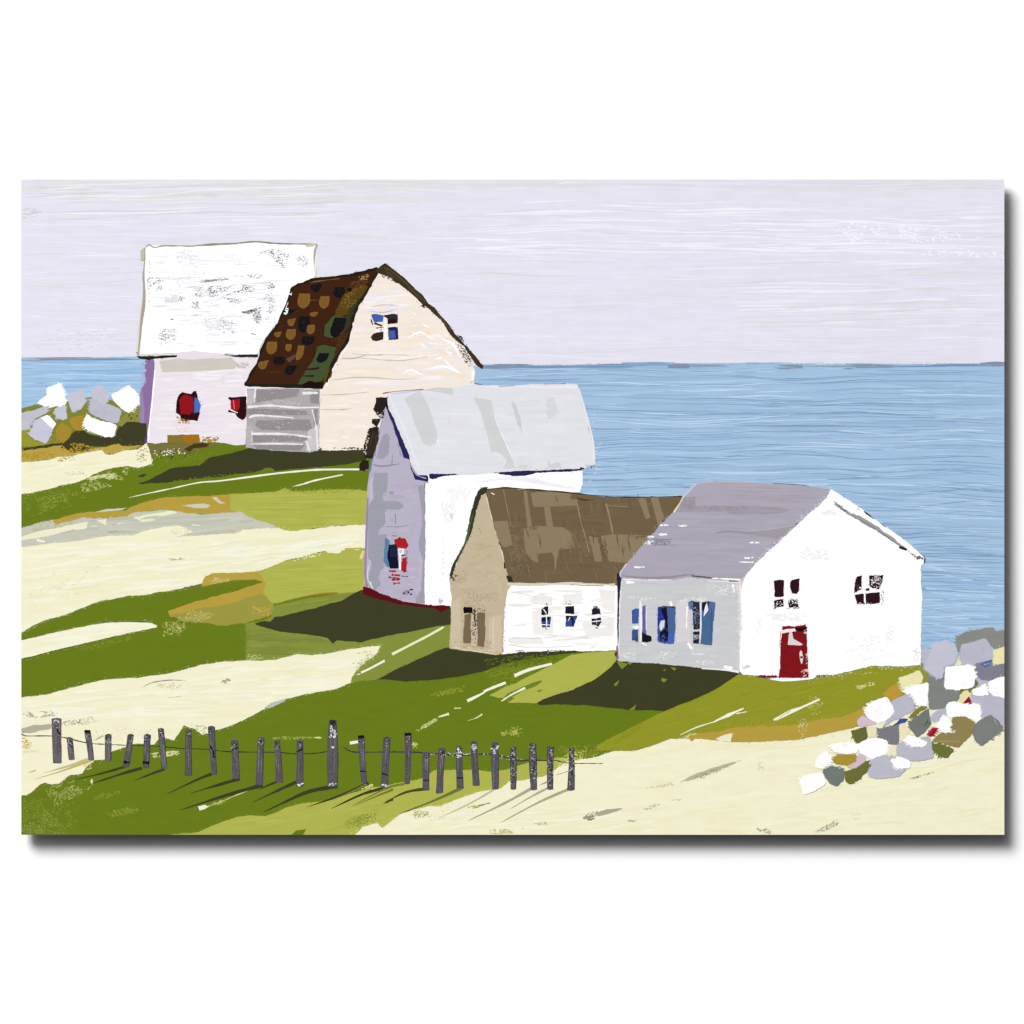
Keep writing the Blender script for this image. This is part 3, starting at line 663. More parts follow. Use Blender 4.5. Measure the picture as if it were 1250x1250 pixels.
p.streaks((192, 455, 296, 535), 46, [(241, 233, 240), (234, 224, 233), (243, 237, 242)], (20, 80), (1, 5), (-.06, .05), 1)
p.poly(z5(728, 86, 800, 78, 900, 76, 1095, 68, 1130, 105, 1105, 128, 1000, 134, 880, 140, 742, 143), (208, 202, 193), amp=.8)
p.poly(z5(800, 72, 860, 42, 960, 36, 1062, 50, 1040, 68, 900, 76), (236, 224, 233), amp=.8)
p.specks(z5(1110, 80, 1190, 90, 1185, 120, 1110, 125), 50, (196, 188, 176), .9, 2); p.stroke(z5(705, 130, 692, 280, 674, 440, 670, 500), 1.6, 2, WHITE)
p.stroke(z5(1172, 210, 1170, 505), 1.6, 1.4, WHITE); p.streaks((235, 452, 300, 466), 14, [(246, 242, 246)], (20, 60), (1, 3), (-.05, .03), .6)
p.specks(z5(1040, 120, 1070, 120, 1060, 260, 1045, 260), 20, (228, 218, 224), 1, 1, 1.4)
p.build('front_wall', h)
p = Paint(.90); p.poly(z5(766, 462, 930, 460, 932, 492, 890, 515, 768, 505), (132, 114, 50), amp=.8); p.poly(z5(845, 462, 932, 462, 930, 490, 880, 500, 850, 490), (166, 112, 22), amp=.9)
p.poly(z5(672, 516, 760, 506, 885, 514, 900, 500, 950, 498, 1032, 503, 990, 520, 880, 542, 700, 562, 690, 585), (120, 112, 62), amp=.9)
p.poly(z5(850, 534, 905, 505, 990, 505, 970, 522, 900, 530, 880, 545), (74, 54, 22), amp=.8)
p.specks(z5(930, 470, 1030, 470, 1030, 505, 930, 500), 60, (170, 126, 34), 1.2, 1.6); p.specks(z5(690, 540, 880, 525, 870, 560, 700, 585), 60, CREAM2, 1, 1.6); p.specks(z5(690, 540, 900, 530, 870, 580, 700, 590), 60, (62, 70, 30), 1, 1.6)
p.build('plinth', h)
p = Paint(.91)
p.poly(z5(812, 350, 816, 290, 825, 262, 842, 246, 888, 256, 900, 240, 916, 238, 920, 262, 932, 350, 922, 394, 900, 388, 840, 392, 832, 362), (48, 10, 12), amp=.7, dry=.2)
p.poly(z5(905, 262, 925, 280, 938, 310, 932, 345, 905, 350), (72, 112, 190), amp=.8, dry=.25); p.poly(z5(828, 285, 845, 262, 870, 256, 900, 275, 902, 340, 882, 360, 835, 356), (146, 18, 26), amp=.7)
p.specks(z5(815, 370, 890, 385, 890, 405, 820, 405), 26, (176, 138, 40), 1.3, 1.5); p.specks(z5(810, 420, 900, 425, 890, 450, 820, 450), 18, (226, 206, 170), 1, 1.8)
p.build('window', h)
p = Paint(.91)
p.poly(z5(1076, 276, 1082, 270, 1172, 266, 1172, 368, 1152, 388, 1125, 376, 1112, 352, 1076, 348, 1078, 336, 1096, 332, 1090, 290), (46, 10, 12), amp=.7)
p.poly(z5(1088, 284, 1135, 278, 1138, 320, 1128, 338, 1092, 340), (166, 22, 32), amp=.6); p.stroke(z5(1090, 335, 1125, 350), 1.6, 1, WHITE); p.stroke(z5(1104, 285, 1108, 330), .6, .6, (226, 150, 150))
p.build('window', h)
p = Paint(.92)
p.poly(z2(92, 122, 120, 102, 250, 108, 400, 106, 560, 93, 700, 88, 800, 82, 900, 92, 1080, 94, 1180, 96, 1180, 200, 1172, 300, 1210, 330, 1000, 500, 830, 720, 800, 800, 660, 795, 600, 790, 400, 775, 290, 788, 60, 792, 62, 700, 80, 560, 92, 400, 86, 300), (254, 254, 254), amp=.6)
p.poly(z2(60, 135, 90, 112, 92, 180, 82, 300, 92, 400, 90, 500, 76, 560, 68, 640, 60, 720, 48, 800, 32, 785, 42, 700, 50, 600, 68, 480, 76, 400, 74, 300, 80, 200, 62, 200), (172, 164, 142), amp=.6)
p.stroke(z2(36, 780, 52, 600, 74, 420), 2.4, 1, (228, 222, 206)); p.poly(z2(60, 135, 85, 120, 82, 190, 62, 195), (200, 192, 168), amp=.5)
p.stroke(z2(95, 110, 115, 98, 150, 115, 220, 104, 400, 108), 1.2, 1.6, (168, 160, 140)); p.stroke(z2(390, 106, 520, 96, 680, 90), 1.2, 1.4, (150, 144, 126), mid=3); p.stroke(z2(670, 88, 800, 78, 900, 88, 1000, 92, 1180, 94), 1.4, 1.2, (140, 134, 118), mid=2.2)
p.stroke(z2(1180, 95, 1168, 150, 1166, 220, 1178, 310), 2.8, 1.6, (176, 170, 150)); p.stroke(z2(1172, 180, 1172, 290, 1200, 325), 1.4, 3, (240, 238, 222)); p.stroke(z2(1110, 104, 1165, 100), 3, 3.6, (206, 200, 180)); p.stroke(z2(1165, 300, 1200, 318), 3, 1.4, (206, 200, 170))
p.stroke(z2(60, 795, 290, 796), 1, 1.6, (240, 236, 228))
for i in range(150):
    x = random.uniform(110, 900); y = random.uniform(140, 740)
    if x > 1210 - y * .52: continue
    p.stroke(z2(x, y, x + random.uniform(40, 170), y + random.uniform(-6, 6)), .3, .3, random.choice(((236, 236, 241), (230, 230, 237), (242, 242, 245))), mid=random.uniform(.5, 1.6))
for i in range(46):
    x = random.uniform(330, 880); y = random.uniform(330, 600)
    if x > 1150 - y * .5: continue
    p.stroke(z2(x, y, x + random.uniform(30, 110), y + random.uniform(-6, 3)), .3, .3, random.choice(((206, 206, 214), (216, 216, 224), (190, 190, 198))), mid=random.uniform(.4, 1.0))
SC = (120, 120, 128); SC2 = (176, 176, 190); SC3 = (226, 226, 236)
p.specks(z2(270, 130, 450, 125, 440, 220, 290, 225), 150, SC3, .7, 3.2)
for reg, n, c in ((z2(780, 125, 1000, 120, 1000, 250, 950, 250, 880, 160, 790, 145), 120, SC), (z2(120, 300, 210, 300, 205, 400, 160, 390), 46, SC), (z2(410, 330, 620, 305, 620, 318, 415, 345), 80, (96, 96, 104)),
    (z2(410, 360, 830, 345, 820, 410, 660, 400, 560, 440, 410, 430), 190, SC), (z2(860, 335, 920, 340, 915, 385, 870, 380), 36, SC), (z2(700, 290, 840, 280, 830, 310, 700, 320), 30, SC), (z2(700, 520, 830, 490, 830, 600, 800, 610, 770, 550), 120, SC), (z2(700, 525, 820, 492, 820, 505, 705, 545), 60, (90, 90, 96)),
    (z2(770, 650, 820, 640, 820, 662, 765, 672), 16, (60, 60, 66)), (z2(160, 640, 290, 600, 290, 730, 170, 730), 70, SC), (z2(300, 430, 340, 425, 340, 450, 300, 455), 16, (80, 80, 86)), (z2(400, 440, 440, 470, 430, 500, 370, 500), 26, SC), (z2(560, 430, 820, 440, 700, 470, 560, 475), 40, SC),
    (z2(1040, 150, 1140, 150, 1120, 240, 1060, 240), 60, SC2), (z2(850, 400, 940, 410, 880, 560, 840, 600), 80, SC2), (z2(200, 410, 300, 410, 340, 470, 220, 470), 150, SC3), (z2(420, 540, 700, 540, 680, 670, 450, 680), 190, SC3), (z2(180, 240, 460, 240, 500, 400, 240, 420), 110, SC3), (z2(100, 160, 130, 160, 125, 520, 100, 520), 50, SC2), (z2(100, 110, 1160, 110, 900, 500, 760, 760, 90, 760), 420, (236, 236, 240)), (z2(540, 560, 680, 560, 680, 670, 540, 660), 60, SC2), (z2(240, 565, 270, 570, 262, 580), 8, SC)):
    p.specks(reg, int(n * 1.6), c, .62 if c[0] < 200 else .75, 2.2, clump=.25)
p.build('roof', h)
p = Paint(.96); p.poly(z2(36, 804, 100, 806, 200, 802, 291, 800, 291, 812, 180, 820, 110, 830, 50, 822), (40, 34, 24), amp=.6, dry=.2); p.build('eave', h); p = Paint(.96)
p.poly(z2(596, 794, 660, 798, 740, 796, 805, 793, 808, 816, 730, 812, 650, 812), (44, 40, 30), amp=.7, dry=.4, spread=2); p.poly(z2(590, 793, 640, 795, 640, 806, 605, 800), (150, 144, 120), amp=.5)
p.build('eave', h)

# ---- house with the brown shingled roof
h = part_empty('house', art, 'cream gabled house with a brown shingled roof')
p = Paint(1.0); p.poly(z4(440, 115, 500, 130, 560, 178, 640, 240, 740, 332, 850, 432, 950, 545, 1000, 610, 1060, 725, 1085, 770, 1078, 850, 1100, 862) + q(575, 482, 490, 492, 478, 520, 462, 552, 446, 549, 384, 550, 384, 473, 395, 466) + z4(130, 772, 160, 690, 230, 590, 255, 520, 270, 440, 310, 340, 360, 260, 400, 185), (246, 233, 221), amp=.6)
p.streaks((440, 345, 500, 380), 36, [(242, 237, 242), (250, 244, 240), (246, 230, 216), (238, 234, 244)], (14, 50), (1.5, 5), (-.04, .06), 1)
p.streaks((420, 400, 570, 470), 80, [(242, 236, 240), (248, 238, 228), (247, 229, 212), (250, 244, 240)], (20, 90), (1, 5), (-.02, .04), 1.4)
p.streaks((395, 470, 450, 545), 50, [(247, 231, 216), (244, 234, 226), (248, 240, 234)], (10, 45), (1, 5), (0, .04), 1)
for a in ((205, 690, 350, 692, 480, 704, 620, 705, 780, 680), (160, 838, 260, 822, 400, 820, 560, 832, 700, 826), (270, 662, 400, 670, 520, 668, 650, 672), (390, 380, 480, 388, 570, 365), (400, 350, 480, 338, 580, 342)):
    p.stroke(z4(*a), .5, .5, (204, 194, 184), mid=1.4)
for a in ((510, 860, 640, 858, 800, 842), (505, 948, 640, 950, 700, 940), (560, 770, 700, 755, 800, 752), (620, 640, 720, 635, 800, 610)):
    p.stroke(z3(*a), .5, .5, (198, 188, 178), mid=1.4)
for i in range(46):
    x = random.uniform(640, 940); y = 380 + (x - 640) * .95 + random.uniform(-60, 190); d = random.uniform(20, 70)
    p.stroke(z4(x, y, x + d, y + d * random.uniform(-.5, .9)), .6, .5, random.choice((WHITE, (252, 250, 250), (226, 234, 246), (248, 228, 208))), mid=random.uniform(1, 2.6))
for a in ((640, 560, 720, 520, 800, 560), (790, 760, 880, 745, 980, 790), (880, 700, 940, 760, 990, 790), (860, 560, 940, 600, 990, 690), (600, 800, 660, 770, 740, 806)): p.stroke(z4(*a), .6, .6, WHITE, mid=2.4)
p.stroke(z4(430, 140, 370, 250, 320, 335), 1, 2, (250, 246, 250)); p.stroke(z4(300, 400, 270, 480, 250, 590, 190, 690, 140, 770, 100, 880), 1.4, 2.4, (250, 248, 246))
p.stroke(z4(1085, 790, 1072, 840, 1050, 860), 2, 1, (200, 196, 200)); p.poly(z4(1060, 770, 1085, 770, 1082, 830, 1065, 850), (252, 250, 250), amp=.6)
p.specks(z3(500, 1150, 640, 1180, 640, 1195, 500, 1200), 40, (250, 240, 226), 1.4, 2); p.specks(z3(475, 1180, 520, 1180, 515, 1210, 480, 1208), 22, (58, 58, 34), 1.2, 1.4); p.specks(z3(560, 1185, 780, 1180, 780, 1195), 30, (66, 66, 40), 1, 2)
p.specks(z3(620, 1070, 650, 1070, 650, 1140, 625, 1130), 20, (228, 212, 198), .8, 1)
p.build('gable_wall', h)
p = Paint(1.02); p.poly(z3(58, 815, 200, 812, 502, 812, 500, 920, 498, 1010, 495, 1200, 440, 1212, 330, 1206, 200, 1198, 50, 1182, 52, 1050, 58, 900), (176, 170, 172), amp=.8)
for a in ((110, 830, 380, 822, 370, 870, 105, 908), (60, 940, 60, 980, 440, 985, 420, 955), (120, 1015, 440, 1010, 460, 1080, 150, 1075, 105, 1045), (90, 1100, 440, 1112, 460, 1140, 90, 1150), (90, 1165, 410, 1165, 380, 1200, 120, 1195), (440, 850, 498, 830, 498, 915, 450, 910), (465, 950, 490, 950, 485, 1080, 470, 1060)):
    p.poly(z3(*a), (148, 142, 145), amp=.9, dry=.2)
p.poly(z3(60, 830, 110, 830, 90, 915, 60, 915), (196, 190, 192), amp=.7); p.poly(z3(55, 1050, 90, 1050, 80, 1170, 55, 1175), (186, 180, 184), amp=.7); p.poly(z3(430, 1080, 500, 1040, 490, 1200, 420, 1200), (206, 200, 204), amp=1)
for a, w in (((60, 935, 200, 925, 350, 938, 500, 935), 3.4), ((70, 1000, 130, 985, 340, 1000), 3.2), ((85, 1098, 300, 1100, 450, 1120), 3.4), ((80, 1160, 250, 1158, 400, 1162), 2.2), ((110, 822, 102, 905), 2.6), ((60, 818, 200, 816, 500, 822), 2.6), ((395, 850, 490, 848), 4), ((88, 1080, 88, 1150), 1.6), ((455, 950, 480, 1060, 490, 1190), 2.4), ((418, 1140, 440, 1205), 3)):
    p.stroke(z3(*a), w * .8, w * .6, (240, 236, 238), amp=.5); 
    p.edge(z3(*a), (232, 228, 230), .25, 1.6)
p.specks(z3(150, 880, 400, 900, 400, 925, 150, 925), 60, (206, 200, 204), .8, 2); p.specks(z3(60, 820, 490, 820, 490, 1190, 60, 1170), 120, (196, 190, 192), .8, 2.2)
p.build('side_wall', h)
BR = (62, 33, 16)
p = Paint(1.05); p.poly(z3(325, 222, 350, 195, 400, 178, 480, 155, 600, 142, 700, 128, 800, 103) + z4(440, 98, 445, 125, 400, 190, 360, 260, 310, 340, 270, 440, 258, 510, 230, 590, 160, 690, 130, 770, 80, 880) + z3(520, 818, 400, 812, 200, 808, 45, 800, 75, 740, 130, 650, 142, 600, 160, 560, 190, 500, 240, 440, 270, 370, 300, 310, 330, 250), BR, amp=.9, dry=.12)
p.streaks((325, 360, 420, 465), 46, [(66, 36, 17), (58, 31, 15), (70, 40, 20)], (8, 30), (1, 4), (-.3, .2), 1)
G1 = (68, 82, 49)
p.poly(z3(490, 563, 540, 556, 608, 570, 578, 650, 560, 700, 522, 772, 470, 790, 365, 802, 410, 722, 460, 650), G1, amp=1); p.poly(z3(525, 502, 535, 430, 590, 375, 672, 386, 650, 480, 575, 512), G1, amp=1)
p.poly(z3(650, 245, 790, 190, 800, 215, 745, 280, 680, 370, 600, 385, 598, 345), (88, 66, 22), amp=1); p.poly(z3(690, 300, 740, 270, 735, 300, 700, 380, 690, 440, 640, 480, 660, 400), (52, 56, 32), amp=.9)
p.poly(z3(610, 575, 660, 490, 685, 470, 640, 580, 585, 690, 570, 700), (70, 44, 20), amp=1); p.poly(z3(535, 725, 575, 700, 572, 745, 530, 790), (96, 72, 22), amp=1)
p.specks(z3(640, 240, 800, 170, 790, 220, 700, 320, 620, 360), 130, (128, 100, 42), .9, 1.6, clump=.3); p.specks(z3(640, 200, 800, 130, 800, 190, 680, 250), 110, (100, 70, 30), 1, 1.6); p.specks(z3(560, 500, 680, 450, 640, 560, 600, 570), 60, (90, 54, 24), 1, 1.6); p.specks(z3(740, 140, 800, 120, 800, 165, 750, 165), 40, (170, 130, 92), 1, 1.4)
p.stroke(z3(410, 705, 480, 700, 495, 690), 2, 3, (60, 20, 14)); p.stroke(z3(400, 745, 465, 745), 1.4, 2.4, (50, 24, 14)); p.stroke(z3(380, 180, 500, 165, 620, 150), 1, .6, (140, 104, 60)); p.stroke(z3(440, 285, 480, 280), .7, .6, (130, 80, 40))
def tile(cx, cy, w, hh, col, lean=.25, kind=0):
    a = []
    w /= 2; hh /= 2
    if kind == 0: pts = [(-w * .72, -hh), (w * .97, -hh)] + [(w * math.cos(t) - hh * .12 * math.sin(t), -hh * .15 + hh * 1.15 * math.sin(t)) for t in (0, .4, .8, 1.2, 1.6, 2.0, 2.4, 2.8, 3.1)]
    elif kind == 1: pts = [(-w * .8, -hh * .6), (w, -hh)] + [(w * .8 * math.cos(t) - w * .1, -hh * .3 + hh * 1.3 * math.sin(t)) for t in (.3, .7, 1.1, 1.5, 1.9, 2.3, 2.8)]
    else: pts = [(-w * .35, -hh), (w, -hh)] + [(w * .75 * math.cos(t) - hh * .35 * math.sin(t), hh * math.sin(t)) for t in (.1, .5, .9, 1.3, 1.7, 2.1, 2.5, 3.0)]
    p.poly(z3(*[c for x, y in pts for c in (cx + x, cy + y)]), col, amp=.5)
    if col[0] > 100:
        for k in (-.35, .05, .4): p.stroke(z3(cx + k * w, cy - hh * .6, cx + k * w - 3, cy + hh * .6), .5, .4, (106, 74, 32))
    elif w > 30: p.specks(z3(cx - w, cy - hh, cx + w, cy - hh, cx + w * .5, cy + hh, cx - w * .6, cy + hh), 6, (50, 50, 54), .7, 2.4, -1.2)
BK = (20, 19, 22); TT = (126, 90, 42)
for a in ((480, 206, 78, 52, 1), (620, 236, 70, 70, 0), (685, 218, 40, 26, 1), (405, 432, 74, 100, 0), (612, 448, 108, 120, 2), (430, 530, 82, 54, 0), (515, 635, 92, 60, 2), (252, 654, 76, 50, 0), (320, 710, 86, 60, 2)): tile(*a[:4], BK, kind=a[4])
p.poly(z3(285, 345, 365, 336, 335, 360, 275, 385), BK, amp=.6)
for a in ((405, 286, 80, 90, 0), (530, 296, 62, 76, 0), (466, 368, 56, 30, 1), (330, 416, 58, 50, 1), (245, 491, 52, 38, 1), (325, 492, 60, 66, 0), (446, 462, 50, 56, 0), (208, 573, 70, 78, 0), (310, 572, 40, 46, 0), (380, 605, 58, 92, 2), (155, 676, 72, 58, 1)): tile(*a[:4], TT, kind=a[4])
p.poly(z3(290, 640, 355, 612, 345, 640, 318, 664), (94, 68, 58), amp=.6)
DK = (38, 28, 18)
p.stroke(z3(320, 240, 345, 200, 400, 180, 480, 152, 600, 140, 700, 126, 800, 102) + z4(440, 96), 3, 3.5, DK, amp=.7); p.edge(z3(330, 200, 480, 150, 640, 138, 800, 98), (46, 36, 24), .35, 3)
p.stroke(z3(45, 802, 80, 738, 130, 650, 145, 590, 190, 500, 240, 440, 270, 370, 322, 250), 3, 2.6, DK, amp=.7); p.stroke(z3(45, 800, 200, 804, 400, 808, 520, 812), 3, 5, DK, amp=.7)
p.poly(z3(400, 790, 440, 778, 520, 785, 522, 818, 400, 815), (28, 14, 8), amp=.8)
p.stroke(z4(440, 120, 400, 190, 360, 262, 310, 342, 272, 440, 256, 520, 230, 592, 160, 692, 128, 772, 100, 850), 3, 3.4, DK, amp=.8); p.edge(z3(740, 280, 690, 430, 650, 570, 570, 720, 525, 800), (60, 48, 22), .5, 4)
p.specks(z3(285, 320, 310, 320, 300, 380, 280, 385), 12, WHITE, 1.5, 1.4)
p.build('roof', h)
p = Paint(1.2); p.poly(z4(420, 112, 450, 92, 476, 66, 495, 60, 520, 80, 560, 116, 620, 160, 680, 222, 725, 262, 775, 325, 830, 370, 900, 452, 970, 548, 1040, 620, 1090, 680, 1142, 742, 1135, 764, 1100, 748, 1060, 690, 1010, 610, 960, 572, 930, 545, 880, 470, 840, 420, 790, 370, 740, 335, 690, 288, 640, 246, 580, 196, 545, 178, 535, 160, 480, 142, 462, 132), (62, 50, 34), amp=.9, dry=.2)
p.streaks((470, 330, 500, 345), 6, [(80, 66, 44)], (8, 20), (1, 2), (.8, .1), .5)
for a in ((500, 90, 600, 170, 690, 250), (640, 220, 760, 320), (840, 400, 930, 510), (1030, 640, 1110, 735), (480, 90, 520, 110)): p.stroke(z4(*a), .8, .6, (84, 70, 48), mid=2)
p.stroke(z4(1040, 650, 1130, 748), 1, 3, (66, 38, 26)); p.specks(z4(960, 580, 1010, 610, 1085, 750, 1050, 770, 990, 660), 90, (48, 42, 34), .8, 1.4); p.specks(z4(725, 330, 780, 340, 770, 365, 730, 355), 18, (50, 40, 28), 1.2, 1.4); p.specks(z4(960, 530, 1015, 560, 1010, 600, 970, 560), 18, (62, 60, 44), 1.2, 1.4); p.specks(z4(460, 130, 560, 160, 550, 185, 470, 150), 22, (62, 50, 34), 1, 1.4)
p.build('rake_board_or_shade', h)
p = Paint(1.08)
p.poly(z4(398, 404, 430, 398, 480, 408, 474, 452, 415, 450), (70, 92, 172), amp=.6); p.poly(z4(486, 416, 530, 398, 576, 400, 572, 458, 508, 466, 505, 430), (44, 42, 52), amp=.6); p.poly(z4(510, 436, 565, 430, 560, 460, 510, 465), (40, 16, 18), amp=.4)
p.poly(z4(392, 552, 410, 530, 440, 522, 478, 514, 478, 570, 440, 578, 405, 576), (50, 38, 30), amp=.6); p.poly(z4(508, 490, 574, 484, 578, 566, 512, 570), (30, 34, 70), amp=.5); p.poly(z4(515, 505, 560, 505, 562, 562, 515, 562), (72, 92, 170), amp=.7)
p.stroke(z4(395, 432, 408, 470), 1.6, 1.6, (40, 30, 30)); p.stroke(z4(418, 458, 470, 478), 2.6, 2.2, (44, 36, 34)); p.stroke(z4(430, 492, 480, 490), 1.6, 2, (44, 36, 34)); p.stroke(z4(480, 412, 560, 402), 2, 2, (34, 34, 50)); p.stroke(z4(505, 490, 560, 482), 1.4, 1.4, (34, 34, 40)); p.stroke(z4(462, 490, 464, 515), 1.6, 1.2, (44, 36, 34))
p.stroke(z4(492, 440, 494, 575), 2.6, 3, (252, 250, 248)); p.stroke(z4(430, 512, 510, 508), 1, 1, WHITE); p.stroke(z4(430, 500, 560, 478), .8, .8, WHITE)
p.build('window', h)

# ---- tall house with the pale grey roof
h = part_empty('house', art, 'tall white house with a lavender gable and pale grey roof')
p = Paint(1.25); p.poly(y2(445, 100, 540, 95, 870, 85) + y1(1000, 495, 1132, 493, 1132, 570, 1120, 610, 900, 605, 640, 590) + y2(880, 180, 850, 320, 740, 560, 640, 690, 620, 904, 440, 892, 445, 500), (254, 254, 254), amp=.7)
p.specks(y2(540, 260, 640, 300, 600, 400, 540, 330), 60, (246, 243, 250), 1.6, 3, -1.2); p.specks(y2(560, 200, 760, 120, 700, 250, 580, 300), 90, (251, 249, 252), 2, 2.5, -1.1); p.specks(y2(548, 480, 562, 480, 556, 800, 545, 780), 40, (226, 220, 236), 1, 1, 1.5); p.specks(y2(530, 855, 556, 855, 550, 890, 530, 888), 24, (196, 188, 220), 1.4, 1.2); p.specks(y2(600, 330, 625, 330, 600, 390, 595, 390), 12, (206, 200, 224), .8, 3, -1.1)
p.stroke(y1(600, 560, 800, 540, 1000, 575, 1100, 590), 1, 1, (246, 240, 250), mid=6)
p.build('front_wall', h)
LV = (186, 178, 198); LG = (160, 160, 172)
p = Paint(1.27); p.poly(y1(168, 175, 215, 235, 252, 320, 294, 430, 335, 520, 350, 540, 380, 562) + y2(440, 150, 442, 300, 446, 500, 440, 700, 444, 892, 300, 870, 200, 835, 75, 792, 78, 700, 78, 600, 82, 400, 92, 200, 100, 90) + y1(92, 500, 100, 440, 130, 310, 150, 225), LV, amp=.7)
p.streaks((456, 585, 510, 650), 30, [(190, 182, 200), (180, 172, 192)], (8, 30), (1.5, 5), (0, .1), 1); p.streaks((466, 690, 508, 734), 26, [(194, 186, 206), (182, 174, 196)], (8, 26), (1.5, 5), (0, .1), 1)
p.poly(y2(120, 90, 215, 85, 217, 150, 212, 205, 186, 215, 188, 255, 290, 262, 316, 288, 292, 310, 205, 310, 207, 395, 168, 430, 160, 462, 212, 460, 200, 500, 195, 662, 168, 688, 160, 730, 178, 765, 140, 802, 105, 790, 95, 740, 120, 640, 96, 600, 98, 300, 128, 240, 122, 150), LG, amp=.8)
p.poly(y2(400, 168, 425, 160, 442, 170, 444, 300, 446, 500, 440, 600, 440, 880, 385, 882, 388, 830, 402, 770, 420, 650, 405, 520, 425, 400, 418, 250), (160, 158, 174), amp=.8); p.poly(y2(412, 560, 430, 620, 420, 800, 395, 850, 380, 800, 405, 700), (190, 182, 202), amp=.8)
p.poly(y1(152, 325, 172, 318, 186, 335, 180, 420, 150, 446, 118, 442, 130, 395), (162, 158, 172), amp=.8); p.poly(y1(110, 515, 100, 560, 105, 640, 88, 660, 82, 560), (196, 186, 210), amp=.7)
p.stroke(y2(95, 240, 85, 500, 80, 700, 90, 780), 2, 3, (150, 132, 184)); p.stroke(y2(110, 620, 92, 720, 130, 800), 1, 2, (214, 212, 220)); p.stroke(y2(112, 750, 118, 785), 1.6, 1, (226, 224, 216)); p.stroke(y2(240, 35, 240, 10), 1, .6, (146, 140, 160))
p.stroke(y1(95, 470, 150, 478, 230, 468), 1, .7, (140, 134, 154)); p.stroke(y1(200, 420, 195, 470), .8, .8, (140, 134, 154)); p.stroke(y2(130, 40, 200, 48, 290, 30), .8, .6, (146, 140, 158)); p.stroke(y2(262, 335, 265, 400), .8, .6, (120, 112, 140)); p.stroke(y2(205, 412, 270, 416, 340, 405), .8, .6, (130, 122, 148)); p.stroke(y2(205, 325, 205, 410), .8, .6, (206, 200, 214)); p.specks(y2(225, 200, 255, 195, 250, 215, 225, 218), 16, (160, 152, 180), 1, 2)
p.stroke(y1(150, 240, 110, 400, 82, 520), 1, 1.4, (120, 128, 170)); p.stroke(y1(145, 250, 120, 350), 1.2, .8, (216, 208, 226))
p.specks(y2(300, 815, 370, 790, 370, 830, 310, 832), 14, (40, 34, 60), 1.2, 1.6); p.specks(y1(210, 340, 260, 400, 270, 450, 230, 420), 40, (150, 144, 180), 1, 1.2)
p.build('gable_wall', h)
p = Paint(1.40); p.poly(y2(65, 780, 90, 782, 180, 822, 230, 842, 300, 868, 380, 884, 450, 890, 520, 893, 597, 898, 597, 918, 570, 925, 545, 936, 500, 918, 430, 905, 290, 890, 200, 868, 130, 850, 70, 826), (92, 12, 24), amp=1, dry=.4, spread=2)
p.build('foundation', h)
p = Paint(1.41); p.poly(y2(200, 480, 226, 498, 230, 660, 215, 668, 190, 625, 198, 560), (92, 128, 166), amp=.7, dry=.2); p.poly(y2(222, 526, 276, 522, 284, 668, 228, 672, 215, 600), (16, 20, 44), amp=.6); p.poly(y2(256, 492, 288, 484, 326, 488, 343, 528, 330, 548, 276, 545, 260, 520), (176, 30, 38), amp=.9, dry=.3); p.poly(y2(300, 605, 335, 595, 332, 690, 315, 695, 296, 675), (176, 28, 38), amp=.9, dry=.2)
p.poly(y2(278, 552, 315, 548, 312, 585, 298, 600, 298, 680, 286, 676, 286, 600), (248, 246, 250), amp=.6); p.poly(y2(285, 560, 305, 556, 302, 575, 288, 576), (200, 196, 206), amp=.4); p.stroke(y2(332, 560, 336, 640), 1, 1, (120, 140, 170)); p.stroke(y2(300, 590, 325, 588), 2, 2, (150, 26, 34))
for a in ((222, 685, 270, 688), (240, 708, 292, 712), (222, 724, 292, 730), (240, 738, 292, 738), (250, 762, 290, 758)): p.stroke(y2(*a), 2, 1.6, (168, 30, 44), amp=.7)
p.stroke(y2(245, 470, 272, 472), .8, .8, (120, 40, 60)); p.stroke(y2(290, 476, 292, 490), 1.4, 1, (50, 20, 30)); p.stroke(y2(300, 716, 340, 720), .8, 1, (50, 34, 60)); p.stroke(y2(225, 715, 232, 730), 1, 1, (60, 60, 110)); p.stroke(y2(350, 800, 366, 796), 2, 1, (30, 24, 50)); p.stroke(y2(310, 824, 340, 826), .8, .8, (40, 34, 60)); p.stroke(y2(352, 826, 366, 828), 1.6, 1, (30, 24, 50))
for i in range(5): p.stroke(y2(232 + i * 9, 530, 234 + i * 9, 600), .4, .4, (60, 66, 90))
p.build('window', h)
p = Paint(1.42); p.poly(y1(168, 140, 185, 120, 250, 112, 350, 102, 400, 98, 490, 92, 580, 78, 650, 82, 760, 86, 850, 78, 960, 74, 1050, 72, 1110, 80, 1120, 130, 1140, 200, 1165, 300, 1190, 400, 1196, 470, 1140, 492, 1000, 498, 850, 508, 700, 515, 560, 525, 430, 522, 330, 527, 305, 500, 262, 405, 222, 305, 182, 200), (226, 228, 233), amp=.8, dry=.1)
p.streaks((500, 480, 705, 570), 60, [(228, 230, 235), (223, 225, 230), (230, 231, 236)], (20, 90), (2, 6), (0, .05), 1)
GS = (210, 212, 213)
